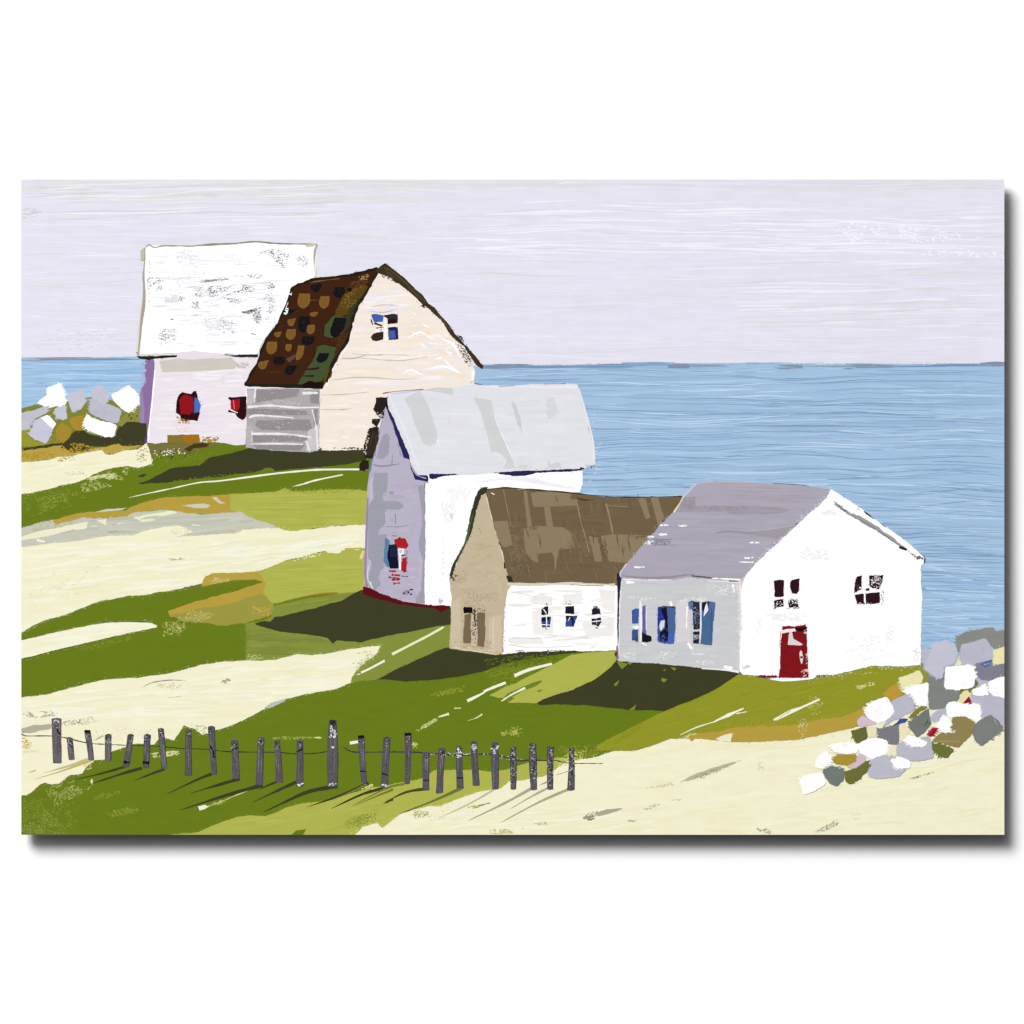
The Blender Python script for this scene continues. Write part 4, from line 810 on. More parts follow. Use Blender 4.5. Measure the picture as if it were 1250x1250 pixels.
p.poly(y1(258, 148, 290, 125, 335, 112, 370, 170, 400, 250, 420, 340, 412, 368, 380, 386, 352, 370, 312, 285, 285, 200), GS, amp=.8); p.poly(y1(595, 138, 640, 150, 685, 155, 700, 240, 740, 340, 775, 420, 802, 490, 742, 492, 762, 455, 745, 430, 720, 415, 682, 410, 662, 310, 632, 220), GS, amp=.8); p.poly(y1(780, 165, 800, 163, 830, 250, 838, 328, 815, 275), (206, 208, 210), amp=.5); p.poly(y1(360, 105, 430, 92, 496, 96, 494, 130, 430, 118), GS, amp=.8); p.specks(y1(945, 150, 990, 138, 1022, 230, 960, 250), 130, (210, 211, 213), 1.2, 1.4); p.poly(y1(955, 150, 990, 140, 1018, 220, 970, 235), (217, 218, 221), amp=1)
p.poly(y1(962, 445, 975, 470, 1015, 460, 1030, 485, 962, 490), (212, 212, 216), amp=.7); p.specks(y1(800, 470, 880, 468, 880, 498, 800, 500), 40, (214, 214, 218), 1, 2); p.stroke(y1(470, 225, 480, 270), 3, 2, (234, 218, 226)); p.stroke(y1(505, 340, 515, 410), 2, 1.4, (236, 226, 234)); p.stroke(y1(700, 240, 780, 420), 1, 1.4, (240, 240, 244)); p.stroke(y1(420, 350, 435, 400), 2.4, 1.4, (238, 236, 242))
p.stroke(y1(180, 130, 215, 210, 270, 330, 300, 420, 330, 500), 2.4, 2, (238, 234, 242)); p.stroke(y1(1115, 100, 1150, 220, 1185, 360, 1190, 450), 2.4, 3, (238, 230, 236)); p.stroke(y1(650, 90, 850, 88, 960, 92, 1110, 90), 2, 4, (240, 232, 238)); p.stroke(y1(190, 125, 300, 112, 420, 98), 1, 1.6, (214, 200, 220)); p.stroke(y1(940, 76, 1050, 74), .6, .8, (90, 100, 130)); p.stroke(y1(720, 90, 800, 84), .6, .8, (150, 160, 190)); p.stroke(y1(600, 72, 640, 78), 1.6, .8, (130, 134, 160)); p.stroke(y1(150, 122, 210, 112, 350, 102), 1.2, .8, (110, 96, 146)); p.specks(y1(1140, 470, 1200, 480, 1190, 500, 1150, 498), 14, (110, 130, 170), .9, 1.4)
p.build('roof', h)
NV = (38, 38, 84)
p = Paint(1.46); p.poly(y1(163, 150, 172, 148, 178, 200, 205, 245, 240, 335, 280, 425, 285, 470, 320, 522, 372, 530, 372, 556, 310, 545, 290, 500, 280, 448, 255, 440, 240, 400, 210, 310, 182, 230, 168, 190), NV, amp=.8, dry=.2, spread=1.6); p.stroke(y1(165, 155, 172, 200), 3, 2, (24, 20, 26)); p.stroke(y1(285, 460, 300, 500, 325, 528, 365, 540), .9, .9, (190, 180, 210))
p.build('rake_board_or_shade', h)
p = Paint(1.46); p.poly(y1(378, 518, 440, 518, 520, 519, 440, 530, 400, 542, 378, 540), NV, amp=.7, dry=.3, spread=1.6); p.build('eave', h); p = Paint(1.46); p.poly(y1(695, 512, 800, 505, 890, 502, 1000, 498, 1130, 492, 1132, 502, 990, 508, 900, 515, 850, 525, 790, 528, 740, 520), (40, 38, 78), amp=.8, dry=.3, spread=1.6); p.stroke(y1(1120, 488, 1140, 492), 1.6, 2, (30, 26, 40))
p.build('eave', h)
p = Paint(1.46)
for a in ((115, 142, 175, 140, 172, 165, 160, 200, 155, 242, 138, 242, 118, 222, 103, 198, 118, 165), (96, 248, 140, 245, 134, 262, 122, 288, 96, 268), (84, 290, 130, 286, 130, 340, 112, 405, 100, 442, 62, 440, 56, 380, 72, 330), (36, 470, 52, 452, 82, 450, 82, 490, 60, 504, 34, 500)):
    p.poly(y1(*a), (40, 32, 26), amp=.8, dry=.2, spread=1.6)
for i in range(7): p.stroke(y1(78 + i * 8, 300 + (i % 3) * 12, 64 + i * 8, 430), .5, .4, (84, 70, 52))
p.specks(y1(100, 240, 150, 190, 170, 200, 130, 300), 24, (216, 210, 220), .9, 1.6); p.specks(y1(75, 300, 95, 300, 60, 450, 52, 440), 26, (236, 226, 216), .9, 1.4)
p.build('rake_board_or_shade', h)

# ---- low annex with the olive brown roof
h = part_empty('house', art, 'low annex with an olive brown roof and tan gable end')
p = Paint(1.5); p.poly(y3(300, 560, 330, 538, 640, 535, 868, 540, 870, 700, 866, 862, 740, 866, 640, 865, 500, 868, 400, 870, 290, 882), (254, 254, 253), amp=.7, dry=.1)
for a in ((430, 605, 490, 585, 540, 600, 545, 780, 450, 780), (690, 720, 850, 700, 840, 790, 700, 800), (320, 800, 480, 795, 500, 830, 330, 830), (590, 590, 690, 580, 680, 630, 600, 640), (770, 560, 850, 570, 850, 680, 790, 650)):
    p.poly(y3(*a), (244, 240, 238), amp=1.2, dry=.2, spread=4)
p.streaks((620, 720, 748, 790), 50, [WHITE, (246, 242, 240), (240, 235, 232)], (10, 50), (1, 4), (0, .08), 1)
p.poly(y3(690, 560, 770, 560, 770, 610, 700, 620), WHITE, amp=1); p.stroke(y3(340, 800, 450, 805, 560, 795), .8, .6, (214, 206, 202)); p.stroke(y3(330, 835, 460, 850, 640, 840), .8, .6, (220, 214, 210)); p.stroke(y3(680, 800, 745, 802), 1, .6, (196, 188, 184)); p.stroke(y3(340, 575, 460, 600, 440, 620), .8, .6, (226, 218, 214)); p.specks(y3(580, 620, 650, 610, 650, 640, 590, 640), 20, (206, 198, 194), .9, 2)
p.stroke(y3(305, 565, 300, 700, 294, 800, 296, 870), 1.4, 2.4, (90, 84, 80)); p.specks(y3(288, 570, 316, 560, 305, 880, 286, 880), 80, (60, 54, 52), .8, 1, 1.5); p.specks(y3(296, 570, 312, 565, 305, 880, 294, 880), 60, WHITE, .8, 1, 1.5)
p.stroke(y3(360, 866, 400, 864), 1, 1, (50, 54, 40)); p.specks(y3(500, 860, 660, 862, 640, 872, 500, 874), 34, (58, 62, 38), .9, 2)
p.build('front_wall', h)
for dx, c1, c2 in ((0, 0, 0), (119, 1, 1), (246, 2, 2)):
    p = Paint(1.54)
    if c1 == 0:
        p.poly(y3(498, 650, 520, 645, 520, 686, 506, 688), (28, 24, 36), amp=.6); p.poly(y3(485, 662, 500, 650, 505, 690, 488, 688), (34, 30, 44), amp=.6); p.poly(y3(485, 702, 536, 698, 530, 750, 490, 752), (50, 76, 134), amp=.7); p.poly(y3(488, 698, 534, 696, 520, 716, 492, 720), (24, 24, 40), amp=.6); p.stroke(y3(510, 632, 518, 640), 1.4, 1, (40, 36, 44)); p.stroke(y3(508, 752, 516, 760), 1.6, 1, (40, 50, 80)); p.stroke(y3(512, 690, 514, 755), 1.2, 1, WHITE); p.stroke(y3(484, 735, 535, 738), .8, .8, WHITE); p.stroke(y3(498, 660, 512, 680), 1.4, 1, WHITE)
    elif c1 == 1:
        p.poly(y3(605, 645, 650, 644, 648, 684, 605, 680), (26, 22, 36), amp=.6); p.poly(y3(612, 700, 640, 694, 668, 690, 656, 712, 646, 746, 604, 746), (52, 80, 146), amp=.7); p.poly(y3(608, 692, 645, 694, 640, 712, 610, 712), (30, 28, 44), amp=.6); p.poly(y3(635, 710, 650, 706, 648, 742, 640, 744), (24, 28, 60), amp=.4); p.stroke(y3(618, 634, 634, 636), 1.2, 1, (50, 44, 50)); p.stroke(y3(628, 700, 620, 716), 1, 1, WHITE); p.stroke(y3(604, 690, 655, 690), 1, .8, WHITE)
    else:
        p.poly(y3(733, 662, 745, 652, 776, 656, 783, 688, 735, 686), (34, 28, 44), amp=.7); p.poly(y3(733, 706, 780, 700, 784, 722, 768, 748, 752, 738, 736, 738), (40, 36, 52), amp=.7); p.stroke(y3(726, 694, 790, 694), 1.2, 1, WHITE); p.stroke(y3(732, 722, 785, 716), .9, .9, WHITE); p.specks(y3(740, 644, 770, 642, 768, 655, 742, 654), 8, (60, 54, 66), 1.2, 1.6); p.stroke(y3(758, 712, 760, 735), 1, 1, (210, 210, 224)); p.specks(y3(735, 750, 775, 748, 770, 760), 5, (60, 60, 80), 1, 1.6)
    p.build('window', h)
p = Paint(1.52); p.poly(y3(208, 78, 240, 110, 275, 245, 322, 395, 340, 500, 345, 535, 322, 565, 306, 660, 296, 880, 262, 886, 200, 876, 120, 866, 35, 852, 40, 700, 44, 600, 33, 505, 60, 455, 100, 380, 150, 250, 178, 130), (198, 182, 153), amp=.7)
p.streaks((560, 690, 612, 740), 30, [(202, 187, 158), (192, 176, 147)], (8, 30), (2, 5), (-.1, .1), 1); p.streaks((572, 640, 604, 690), 20, [(196, 182, 150), (190, 178, 140)], (6, 22), (2, 5), (-.2, .1), 1); p.streaks((552, 790, 604, 796), 10, [(214, 202, 178)], (10, 30), (1, 3), (.1, .04), .6)
p.poly(y3(230, 700, 290, 690, 292, 870, 225, 850), (208, 193, 166), amp=1.2); p.poly(y3(45, 620, 90, 600, 90, 840, 42, 840), (206, 192, 166), amp=1.2)
p.stroke(y3(215, 95, 240, 200, 280, 330, 302, 420), .8, 1.4, (232, 222, 194)); p.stroke(y3(180, 260, 195, 290), 1.6, 1, (176, 158, 116)); p.specks(y3(60, 480, 130, 460, 120, 540, 60, 540), 60, (184, 166, 134), 1, 2); p.specks(y3(100, 560, 240, 590, 240, 690, 100, 640), 110, (174, 156, 124), .9, 1.8); p.specks(y3(60, 800, 270, 820, 260, 880, 50, 850), 70, (172, 154, 124), .8, 2); p.specks(y3(250, 300, 300, 500, 290, 680, 260, 500), 50, (206, 190, 156), 1, 2)
p.stroke(y3(60, 850, 180, 868, 270, 882), 1, 1.4, (222, 212, 190)); p.stroke(y3(250, 700, 250, 850), 1, 1.4, (222, 210, 190)); p.stroke(y3(250, 875, 280, 884), 1.2, .8, (208, 186, 70))
p.build('gable_wall', h)
p = Paint(1.56); p.poly(y3(102, 655, 108, 648, 148, 650, 152, 680, 106, 680), (14, 12, 16), amp=.6, dry=.3, spread=1.4); p.poly(y3(108, 688, 140, 680, 140, 828, 104, 826, 106, 760), (122, 104, 80), amp=.9, dry=.3); p.poly(y3(170, 680, 208, 676, 212, 760, 206, 846, 172, 842, 174, 760), (122, 104, 80), amp=.9, dry=.3); p.poly(y3(144, 690, 168, 660, 168, 840, 144, 836), (206, 194, 172), amp=1)
p.specks(y3(148, 650, 170, 640, 168, 780, 148, 780), 70, (34, 28, 26), .9, 1.2, 1.4); p.specks(y3(140, 690, 175, 690, 172, 840, 144, 840), 50, (92, 78, 62), .9, 1.2, 1.4); p.specks(y3(160, 660, 210, 650, 215, 720, 170, 700), 40, (110, 94, 70), .9, 1.4); p.stroke(y3(158, 660, 160, 720), 1.4, 1, (30, 26, 24))
p.build('door', h)
RB = (114, 96, 72); RL = (142, 125, 97)
p = Paint(1.58); p.poly(y3(212, 82, 222, 66, 300, 64, 400, 70, 500, 76, 600, 86, 700, 96, 800, 104, 900, 108, 1050, 105, 1200, 104, 1170, 150, 1110, 210, 1050, 290, 970, 370, 890, 470, 862, 500, 860, 542, 640, 532, 450, 536, 330, 530, 320, 505, 302, 400, 252, 250, 226, 130), RB, amp=.8)
p.streaks((600, 600, 810, 700), 70, [(110, 92, 68), (118, 100, 76)], (10, 60), (1.5, 4), (0, .05), 1)
for a in ((435, 88, 470, 82, 630, 84, 634, 118, 660, 120, 662, 150, 540, 154, 450, 156), (400, 80, 416, 78, 430, 180, 442, 262, 420, 262, 408, 160), (402, 262, 470, 250, 598, 258, 640, 290, 650, 360, 574, 364, 564, 420, 558, 482, 546, 400, 540, 380, 470, 388, 472, 432, 440, 418, 412, 380, 400, 320), (500, 158, 530, 156, 546, 262, 514, 262), (250, 228, 322, 224, 345, 345, 300, 355, 275, 320), (780, 298, 850, 292, 1050, 296, 970, 372, 920, 432, 822, 426, 795, 360), (720, 300, 768, 308, 786, 424, 752, 426), (960, 110, 1000, 116, 1022, 208, 1002, 218), (1024, 110, 1060, 110, 1092, 212, 1062, 250)):
    p.poly(y3(*a), RL, amp=.5, dry=.3, spread=2)
p.specks(y3(330, 240, 400, 230, 420, 380, 400, 500, 330, 500, 340, 380), 260, (136, 118, 92), .9, 1.2, 1.4, clump=.3); p.specks(y3(300, 400, 440, 400, 430, 530, 330, 520), 160, (98, 82, 62), .9, 1.3); p.specks(y3(560, 360, 660, 340, 670, 400, 580, 400), 90, RB, 1, 1.6, 1.4); p.specks(y3(640, 290, 720, 290, 740, 410, 650, 380), 120, (134, 116, 90), .9, 1.2, 1.3); p.specks(y3(760, 290, 800, 300, 820, 420, 790, 420), 60, (96, 82, 60), 1, 1.6, 1.3); p.specks(y3(420, 240, 470, 250, 470, 270, 430, 270), 30, RB, 1, 1.4); p.specks(y3(900, 290, 1040, 290, 1030, 310, 900, 310), 50, RB, 1.2, 1.4, 1.4)
for a, w in (((300, 70, 318, 160, 340, 250), .8), ((660, 120, 680, 220, 706, 310, 722, 380), 1.2), ((806, 140, 826, 220, 840, 300), 1.8), ((800, 148, 912, 156), .9), ((588, 160, 600, 200), .8), ((240, 88, 256, 96), 1.2)): p.stroke(y3(*a), w, w * .8, (156, 138, 108))
p.stroke(y3(660, 112, 700, 122, 745, 120), .8, .6, (70, 62, 40), mid=2); p.stroke(y3(240, 88, 258, 96), 1.6, 1, (240, 232, 214)); p.stroke(y3(590, 160, 600, 200), .6, .6, (90, 74, 54)); p.stroke(y3(856, 432, 920, 432), .8, .6, (120, 92, 64)); p.stroke(y3(855, 450, 850, 535), 4, 3, (128, 106, 76))
for i in range(60):
    x = random.uniform(250, 980); y = random.uniform(80, 470)
    if x > 900 and y > 360 or x < 250 + y * .16: continue
    p.stroke(y3(x, y, x + random.uniform(4, 16), y + random.uniform(24, 80)), .5, .4, random.choice(((130, 113, 86), (102, 86, 64), (124, 107, 81))), mid=random.uniform(.7, 2))
p.stroke(y3(306, 430, 308, 460), 1.4, 2, (40, 30, 16)); p.poly(y3(315, 495, 340, 500, 350, 525, 322, 528), (52, 48, 26), amp=.9, dry=.4); p.stroke(y3(215, 72, 300, 62, 400, 68, 560, 80, 720, 96, 900, 108, 1180, 104), 1.4, 1, (66, 60, 40), amp=.5)
p.build('roof', h)
p = Paint(1.62); p.poly(y3(32, 492, 55, 432, 80, 390, 108, 332, 124, 270, 138, 200, 160, 115, 176, 80, 190, 64, 222, 58, 216, 84, 192, 100, 172, 160, 150, 252, 128, 320, 106, 352, 60, 450, 52, 490, 46, 510), (54, 56, 38), amp=.8, dry=.3, spread=2.4); p.specks(y3(40, 480, 75, 490, 60, 530, 36, 520), 22, (60, 58, 40), 1, 1.4); p.stroke(y3(70, 430, 118, 320, 150, 190), .6, .6, (86, 92, 62), mid=2.4)
p.build('rake_board_or_shade', h)
p = Paint(1.62); p.stroke(y3(320, 535, 450, 538, 640, 533, 850, 540), 2.4, 2.4, (222, 212, 192), amp=.8); p.edge(y3(330, 535, 640, 533, 850, 540), (206, 192, 166), .3, 2); p.stroke(y3(610, 528, 690, 530), 1.2, .8, (226, 216, 200)); p.stroke(y3(630, 540, 790, 545), .6, .6, (130, 100, 70))
p.build('eave', h)

# ---- front house with the mauve roof and red door
h = part_empty('house', art, 'white front house with a mauve roof and dark red door')
SW = (204, 206, 208)
p = Paint(1.72); p.poly(y4(92, 590, 400, 585, 650, 590, 810, 596, 806, 800, 795, 1150, 760, 1150, 690, 1142, 600, 1136, 500, 1126, 400, 1115, 300, 1106, 180, 1100, 72, 1092, 70, 950, 80, 700), SW, amp=.7)
p.streaks((760, 712, 900, 815), 70, [(200, 202, 205), (208, 210, 212), (206, 206, 210)], (10, 70), (1.5, 5), (0, .05), 1)
p.poly(y4(412, 760, 430, 730, 480, 722, 492, 976, 412, 980), (218, 213, 218), amp=1.4, dry=.3); p.stroke(y4(475, 770, 470, 900), 1.6, 1, WHITE)
p.stroke(y4(100, 612, 300, 615, 400, 610), 1.4, 1, (240, 238, 242)); p.stroke(y4(118, 628, 165, 630), 4, 1.4, WHITE); p.stroke(y4(200, 632, 300, 636), .7, .5, (186, 186, 192)); p.stroke(y4(88, 620, 78, 800, 72, 950, 72, 1085), 2, 2.4, (236, 228, 234)); p.edge(y4(120, 715, 300, 725), WHITE, .5, 1.6); p.edge(y4(190, 735, 240, 730), WHITE, .8, 2.4); p.edge(y4(200, 755, 205, 990), WHITE, .3, 1.4)
p.stroke(y4(690, 1125, 740, 1135), 3, 5, WHITE); p.stroke(y4(560, 1135, 690, 1142, 780, 1155), 1, 3, (244, 242, 244)); p.stroke(y4(600, 622, 780, 628), 1, 2, (236, 234, 236)); p.stroke(y4(742, 640, 752, 690), 2.4, .8, WHITE); p.stroke(y4(762, 640, 766, 690), 1.6, .6, (232, 206, 206)); p.stroke(y4(785, 620, 790, 800, 785, 1140), 2.4, 2.4, (236, 226, 230)); p.edge(y4(780, 640, 790, 1140), WHITE, .5, 3)
for r, n in ((y4(280, 1040, 420, 1020, 420, 1070, 300, 1090), 50), (y4(500, 1040, 580, 1045, 580, 1055, 500, 1056), 24), (y4(520, 1080, 640, 1080, 640, 1115, 540, 1110), 36), (y4(430, 730, 600, 700, 600, 740, 440, 745), 50), (y4(580, 650, 780, 640, 760, 720, 600, 700), 60), (y4(90, 1030, 200, 1050, 200, 1090, 90, 1080), 40), (y4(350, 740, 400, 735, 390, 765, 370, 765), 16), (y4(490, 1000, 520, 1005, 510, 1030, 490, 1025), 14)): p.specks(r, n, (238, 237, 240), .9, 1.8)
p.stroke(y4(210, 985, 240, 1000), 2, 1, WHITE); p.stroke(y4(378, 740, 384, 770), 1.6, 2.6, WHITE); p.stroke(y4(480, 985, 500, 1018), 3.4, 2.4, WHITE); p.specks(y4(350, 600, 500, 590, 620, 640, 400, 640), 30, (184, 186, 188), .8, 2)
p.build('side_wall', h)
p = Paint(1.76); p.poly(y4(62, 580, 82, 570, 88, 600, 80, 700, 76, 800, 72, 960, 68, 1000, 64, 900, 66, 700), (40, 36, 56), amp=.6, dry=.15, spread=1.4); p.stroke(y4(64, 1000, 66, 1080), 2.4, 4, (150, 128, 134)); p.specks(y4(44, 1035, 64, 1030, 66, 1070, 50, 1068), 20, (56, 40, 36), 1.2, 1.2)
p.build('corner_trim', h)
def ewin(f):
    p = Paint(1.77); f(p); p.build('window', h)
def w1(p):
    p.poly(y4(150, 792, 172, 784, 192, 784, 190, 870, 152, 872), (66, 92, 160), amp=.6, dry=.15); p.poly(y4(152, 906, 188, 905, 188, 976, 152, 966), (62, 86, 138), amp=.7); p.poly(y4(212, 768, 232, 764, 236, 925, 240, 980, 212, 980), (98, 100, 156), amp=.5); p.poly(y4(208, 918, 232, 935, 262, 946, 266, 972, 240, 982, 206, 978), (18, 18, 38), amp=.7); p.stroke(y4(156, 800, 156, 860), 1, 1, (40, 60, 140)); p.stroke(y4(200, 735, 203, 860, 202, 975), 3, 3.2, (240, 240, 244)); p.stroke(y4(236, 770, 234, 910), 1.6, 1, (224, 222, 230)); p.stroke(y4(150, 890, 200, 890), 3, 2, (230, 230, 236)); p.poly(y4(160, 895, 180, 882, 192, 890, 180, 908), WHITE, amp=.4); p.specks(y4(150, 940, 190, 960, 190, 980, 150, 975), 12, (30, 40, 90), 1, 1.4)
def w2(p):
    p.poly(y4(303, 774, 350, 770, 406, 774, 406, 860, 402, 950, 396, 990, 350, 990, 302, 976, 300, 900), (76, 100, 148), amp=.8, dry=.15); p.poly(y4(303, 776, 330, 772, 340, 850, 312, 900, 302, 880), (42, 50, 150), amp=.7); p.poly(y4(322, 784, 352, 774, 362, 850, 366, 970, 340, 988, 312, 972, 310, 930, 345, 900, 345, 860), (20, 18, 40), amp=.8); p.poly(y4(302, 900, 316, 930, 316, 976, 302, 974), (60, 80, 180), amp=.7); p.poly(y4(366, 930, 402, 930, 396, 988, 360, 988), (70, 100, 186), amp=.9); p.poly(y4(312, 880, 322, 856, 344, 850, 338, 890, 322, 916, 314, 905), (222, 222, 228), amp=.5); p.stroke(y4(330, 770, 400, 774), 1.4, 1.4, (34, 30, 50)); p.specks(y4(310, 930, 360, 920, 360, 985, 310, 980), 26, (76, 96, 190), 1, 1.3, 1.4); p.edge(y4(300, 780, 300, 970, 396, 992), (90, 116, 200), .3, 2)
def w3(p):
    p.poly(y4(482, 748, 500, 738, 550, 744, 550, 900, 512, 905, 508, 800), (44, 44, 60), amp=.9, dry=.25); p.poly(y4(482, 750, 508, 740, 508, 790, 488, 790), (96, 116, 156), amp=.8); p.poly(y4(560, 748, 606, 740, 638, 748, 636, 800, 628, 860, 620, 998, 552, 992, 560, 900), (74, 104, 146), amp=.7); p.poly(y4(562, 745, 605, 740, 600, 780, 572, 800, 562, 790), (34, 26, 34), amp=.7); p.poly(y4(605, 745, 640, 750, 636, 790, 610, 820), (90, 104, 160), amp=.8); p.poly(y4(510, 920, 546, 918, 542, 990, 510, 988), (40, 38, 56), amp=.8, dry=.3); p.poly(y4(572, 830, 580, 770, 592, 742, 598, 790), (238, 238, 244), amp=.4); p.stroke(y4(552, 745, 555, 860, 552, 965), 1.8, 1.8, (236, 236, 242)); p.stroke(y4(505, 912, 552, 910), 1.6, 1.6, (230, 230, 236)); p.specks(y4(505, 760, 550, 750, 550, 900, 512, 900), 70, (150, 160, 186), .8, 1.3, 1.4); p.specks(y4(515, 770, 548, 770, 548, 980, 515, 980), 60, (16, 14, 24), .9, 1.3, 1.3); p.specks(y4(512, 925, 545, 925, 540, 985, 512, 985), 22, (206, 206, 216), .8, 1.3, 1.3); p.stroke(y4(618, 780, 614, 980), 1, 1, (60, 88, 130))
ewin(w1); ewin(w2); ewin(w3)
p = Paint(1.79); p.poly(y4(530, 50, 580, 42, 640, 38, 865, 42) + y5(250, 0, 350, 5, 430, 10, 500, 20, 560, 28, 622, 36, 608, 80, 600, 95, 520, 165, 430, 245, 350, 325, 280, 385, 160, 500, 105, 560, 60, 590, 0, 585) + y4(650, 612, 500, 600, 400, 612, 250, 612, 90, 604, 82, 578, 130, 508, 200, 428, 240, 380, 300, 308, 370, 238, 410, 208, 430, 165, 452, 125, 500, 80), (174, 168, 182), amp=.9, dry=.15)
p.streaks((800, 625, 960, 700), 60, [(171, 165, 178), (178, 172, 186), (176, 168, 182)], (20, 110), (1.5, 5), (0, .02), 1); p.streaks((860, 590, 1000, 618), 20, [(178, 170, 182), (170, 163, 175)], (20, 90), (1.5, 4), (.02, .02), 1)
D1 = (158, 152, 162)
p.poly(y4(452, 128, 525, 124, 527, 174, 680, 178, 865, 180) + y5(80, 135, 200, 140, 300, 142, 372, 162, 330, 180, 200, 186, 0, 186) + y4(700, 214, 520, 214, 410, 214, 430, 160), (164, 157, 168), amp=.9, dry=.2)
p.poly(y5(0, 300, 150, 290, 300, 275, 425, 248, 400, 280, 300, 340, 250, 330, 100, 312), (162, 155, 164), amp=1, dry=.2); p.stroke(y5(160, 150, 260, 155, 340, 165), .8, .6, D1, mid=3); p.stroke(y5(0, 180, 150, 184, 300, 178), 1, .6, (150, 144, 154)); p.stroke(y5(0, 296, 200, 286, 400, 258), 1, .6, (190, 184, 194))
p.stroke(y4(640, 340, 720, 330, 865, 338), .8, 1, (156, 150, 158), mid=2.4); p.stroke(y4(290, 375, 340, 378, 385, 375), 1.2, 1, (130, 124, 134)); p.stroke(y4(240, 400, 320, 408, 400, 412), 1.4, .8, (140, 134, 144)); p.specks(y4(250, 370, 390, 370, 385, 412, 250, 415), 60, (132, 126, 136), .8, 2.6); p.specks(y4(440, 128, 525, 128, 525, 205, 430, 210), 110, (146, 140, 152), .8, 2); p.specks(y4(530, 178, 860, 182, 860, 210, 530, 210), 70, (150, 144, 156), .8, 3)
for r in (y4(310, 290, 365, 288, 365, 300, 312, 302), y4(420, 290, 480, 292, 480, 300, 420, 302), y4(290, 345, 355, 342, 355, 352, 292, 358), y4(240, 360, 290, 345, 280, 365, 240, 372), y4(160, 535, 235, 533, 235, 543, 165, 545), y4(210, 395, 290, 380, 280, 400, 230, 410), y5(80, 450, 150, 450, 150, 462, 80, 462), y5(120, 355, 200, 358, 200, 366, 120, 366)): p.specks(r, 16, WHITE, .9, 2.8)
p.stroke(y5(62, 480, 150, 482), 1, 1.6, WHITE); p.stroke(y4(500, 590, 600, 600, 700, 612, 785, 618), 1.4, 1, (98, 90, 100)); p.stroke(y4(505, 594, 620, 606), .6, .5, (60, 54, 64)); p.stroke(y4(620, 604, 720, 610, 785, 614), .8, 3, WHITE); p.edge(y4(500, 590, 780, 605), (120, 112, 122), .3, 2); p.stroke(y4(720, 622, 780, 622), 1, .8, (70, 64, 70))
p.stroke(y4(90, 590, 200, 600, 340, 602, 450, 588, 520, 580), 1, 1, (150, 144, 156), mid=3.4); p.stroke(y4(530, 48, 470, 110, 445, 135), 2, 1.6, (206, 200, 214)); p.stroke(y4(450, 130, 432, 165, 395, 220), 1.2, 2.2, (236, 230, 190)); p.stroke(y4(530, 52, 640, 40, 865, 44), 1, 1, (198, 180, 190)); p.edge(y4(360, 240, 240, 375, 130, 505), (206, 202, 210), .3, 2.4); p.stroke(y4(88, 600, 82, 575, 120, 520), 1, 1.6, (214, 206, 214))
p.stroke(y5(270, 0, 420, 8, 490, 18), .8, .7, (90, 100, 130)); p.specks(y5(410, 230, 440, 235, 425, 260, 400, 258), 20, (110, 104, 110), .9, 1.4); p.stroke(y5(200, 450, 242, 425), .8, .8, (60, 54, 60))
p.build('roof', h)
p = Paint(1.80); p.poly(y5(600, 85, 612, 55, 622, 36, 640, 48, 700, 84, 770, 130, 830, 170, 890, 220, 950, 264, 1020, 310, 1080, 350, 1140, 405, 1196, 455, 1190, 492, 1176, 500, 1170, 600, 1178, 700, 1174, 800, 1172, 950, 1170, 1105, 1100, 1112, 1050, 1116, 960, 1112, 870, 1115, 810, 1130, 760, 1142, 650, 1166, 540, 1170, 520, 1190, 480, 1198, 350, 1206, 290, 1200, 250, 1190, 150, 1172, 80, 1166, 66, 1150, 70, 1000, 74, 850, 76, 620, 108, 552, 160, 492, 220, 432, 280, 378, 350, 316, 430, 236, 520, 158), (254, 254, 254), amp=.8, dry=.35, spread=2)
p.edge(y5(66, 640, 74, 900, 66, 1140), WHITE, .9, 4); p.edge(y5(90, 565, 280, 378, 430, 236, 600, 85), WHITE, .8, 4.5); p.edge(y5(90, 560, 280, 372, 430, 230), (120, 112, 120), .12, 4)
p.specks(y5(400, 380, 620, 400, 620, 480, 420, 470), 60, (244, 243, 247), 1.6, 2); p.specks(y5(950, 850, 1010, 870, 990, 1000, 950, 1000), 60, (238, 238, 244), 1, 1.6); p.specks(y5(200, 780, 480, 800, 480, 850, 240, 840), 60, (246, 244, 250), 1.8, 2.4); p.specks(y5(700, 900, 960, 900, 1000, 1080, 700, 1080), 60, (246, 246, 249), 1.6, 2); p.specks(y5(160, 830, 200, 780, 190, 930, 170, 920), 24, (240, 240, 246), 1.2, 1.4); p.specks(y5(560, 170, 660, 160, 660, 200, 570, 200), 24, (244, 242, 250), 1.6, 3); p.specks(y5(1120, 1000, 1170, 980, 1168, 1100, 1130, 1100), 40, (226, 214, 200), .9, 1.4); p.specks(y5(1165, 505, 1180, 500, 1180, 640, 1168, 640), 20, (214, 186, 190), .9, 1, 1.5); p.specks(y5(66, 720, 80, 720, 78, 960, 66, 960), 30, (226, 198, 202), .9, 1); p.specks(y5(80, 1110, 130, 1115, 120, 1130, 85, 1130), 16, (222, 206, 220), 1.4, 2)
p.edge(y5(480, 1196, 650, 1164, 760, 1140, 870, 1114, 1160, 1106), WHITE, .5, 3.5); p.specks(y5(150, 1168, 310, 1170, 310, 1185, 180, 1190), 60, (120, 30, 60), 1.2, 1.8); p.stroke(y5(180, 1178, 300, 1180), 2.6, 1.4, (112, 32, 62)); p.stroke(y5(250, 1195, 330, 1204, 470, 1194), 1, 2.4, WHITE)
p.build('front_wall', h)
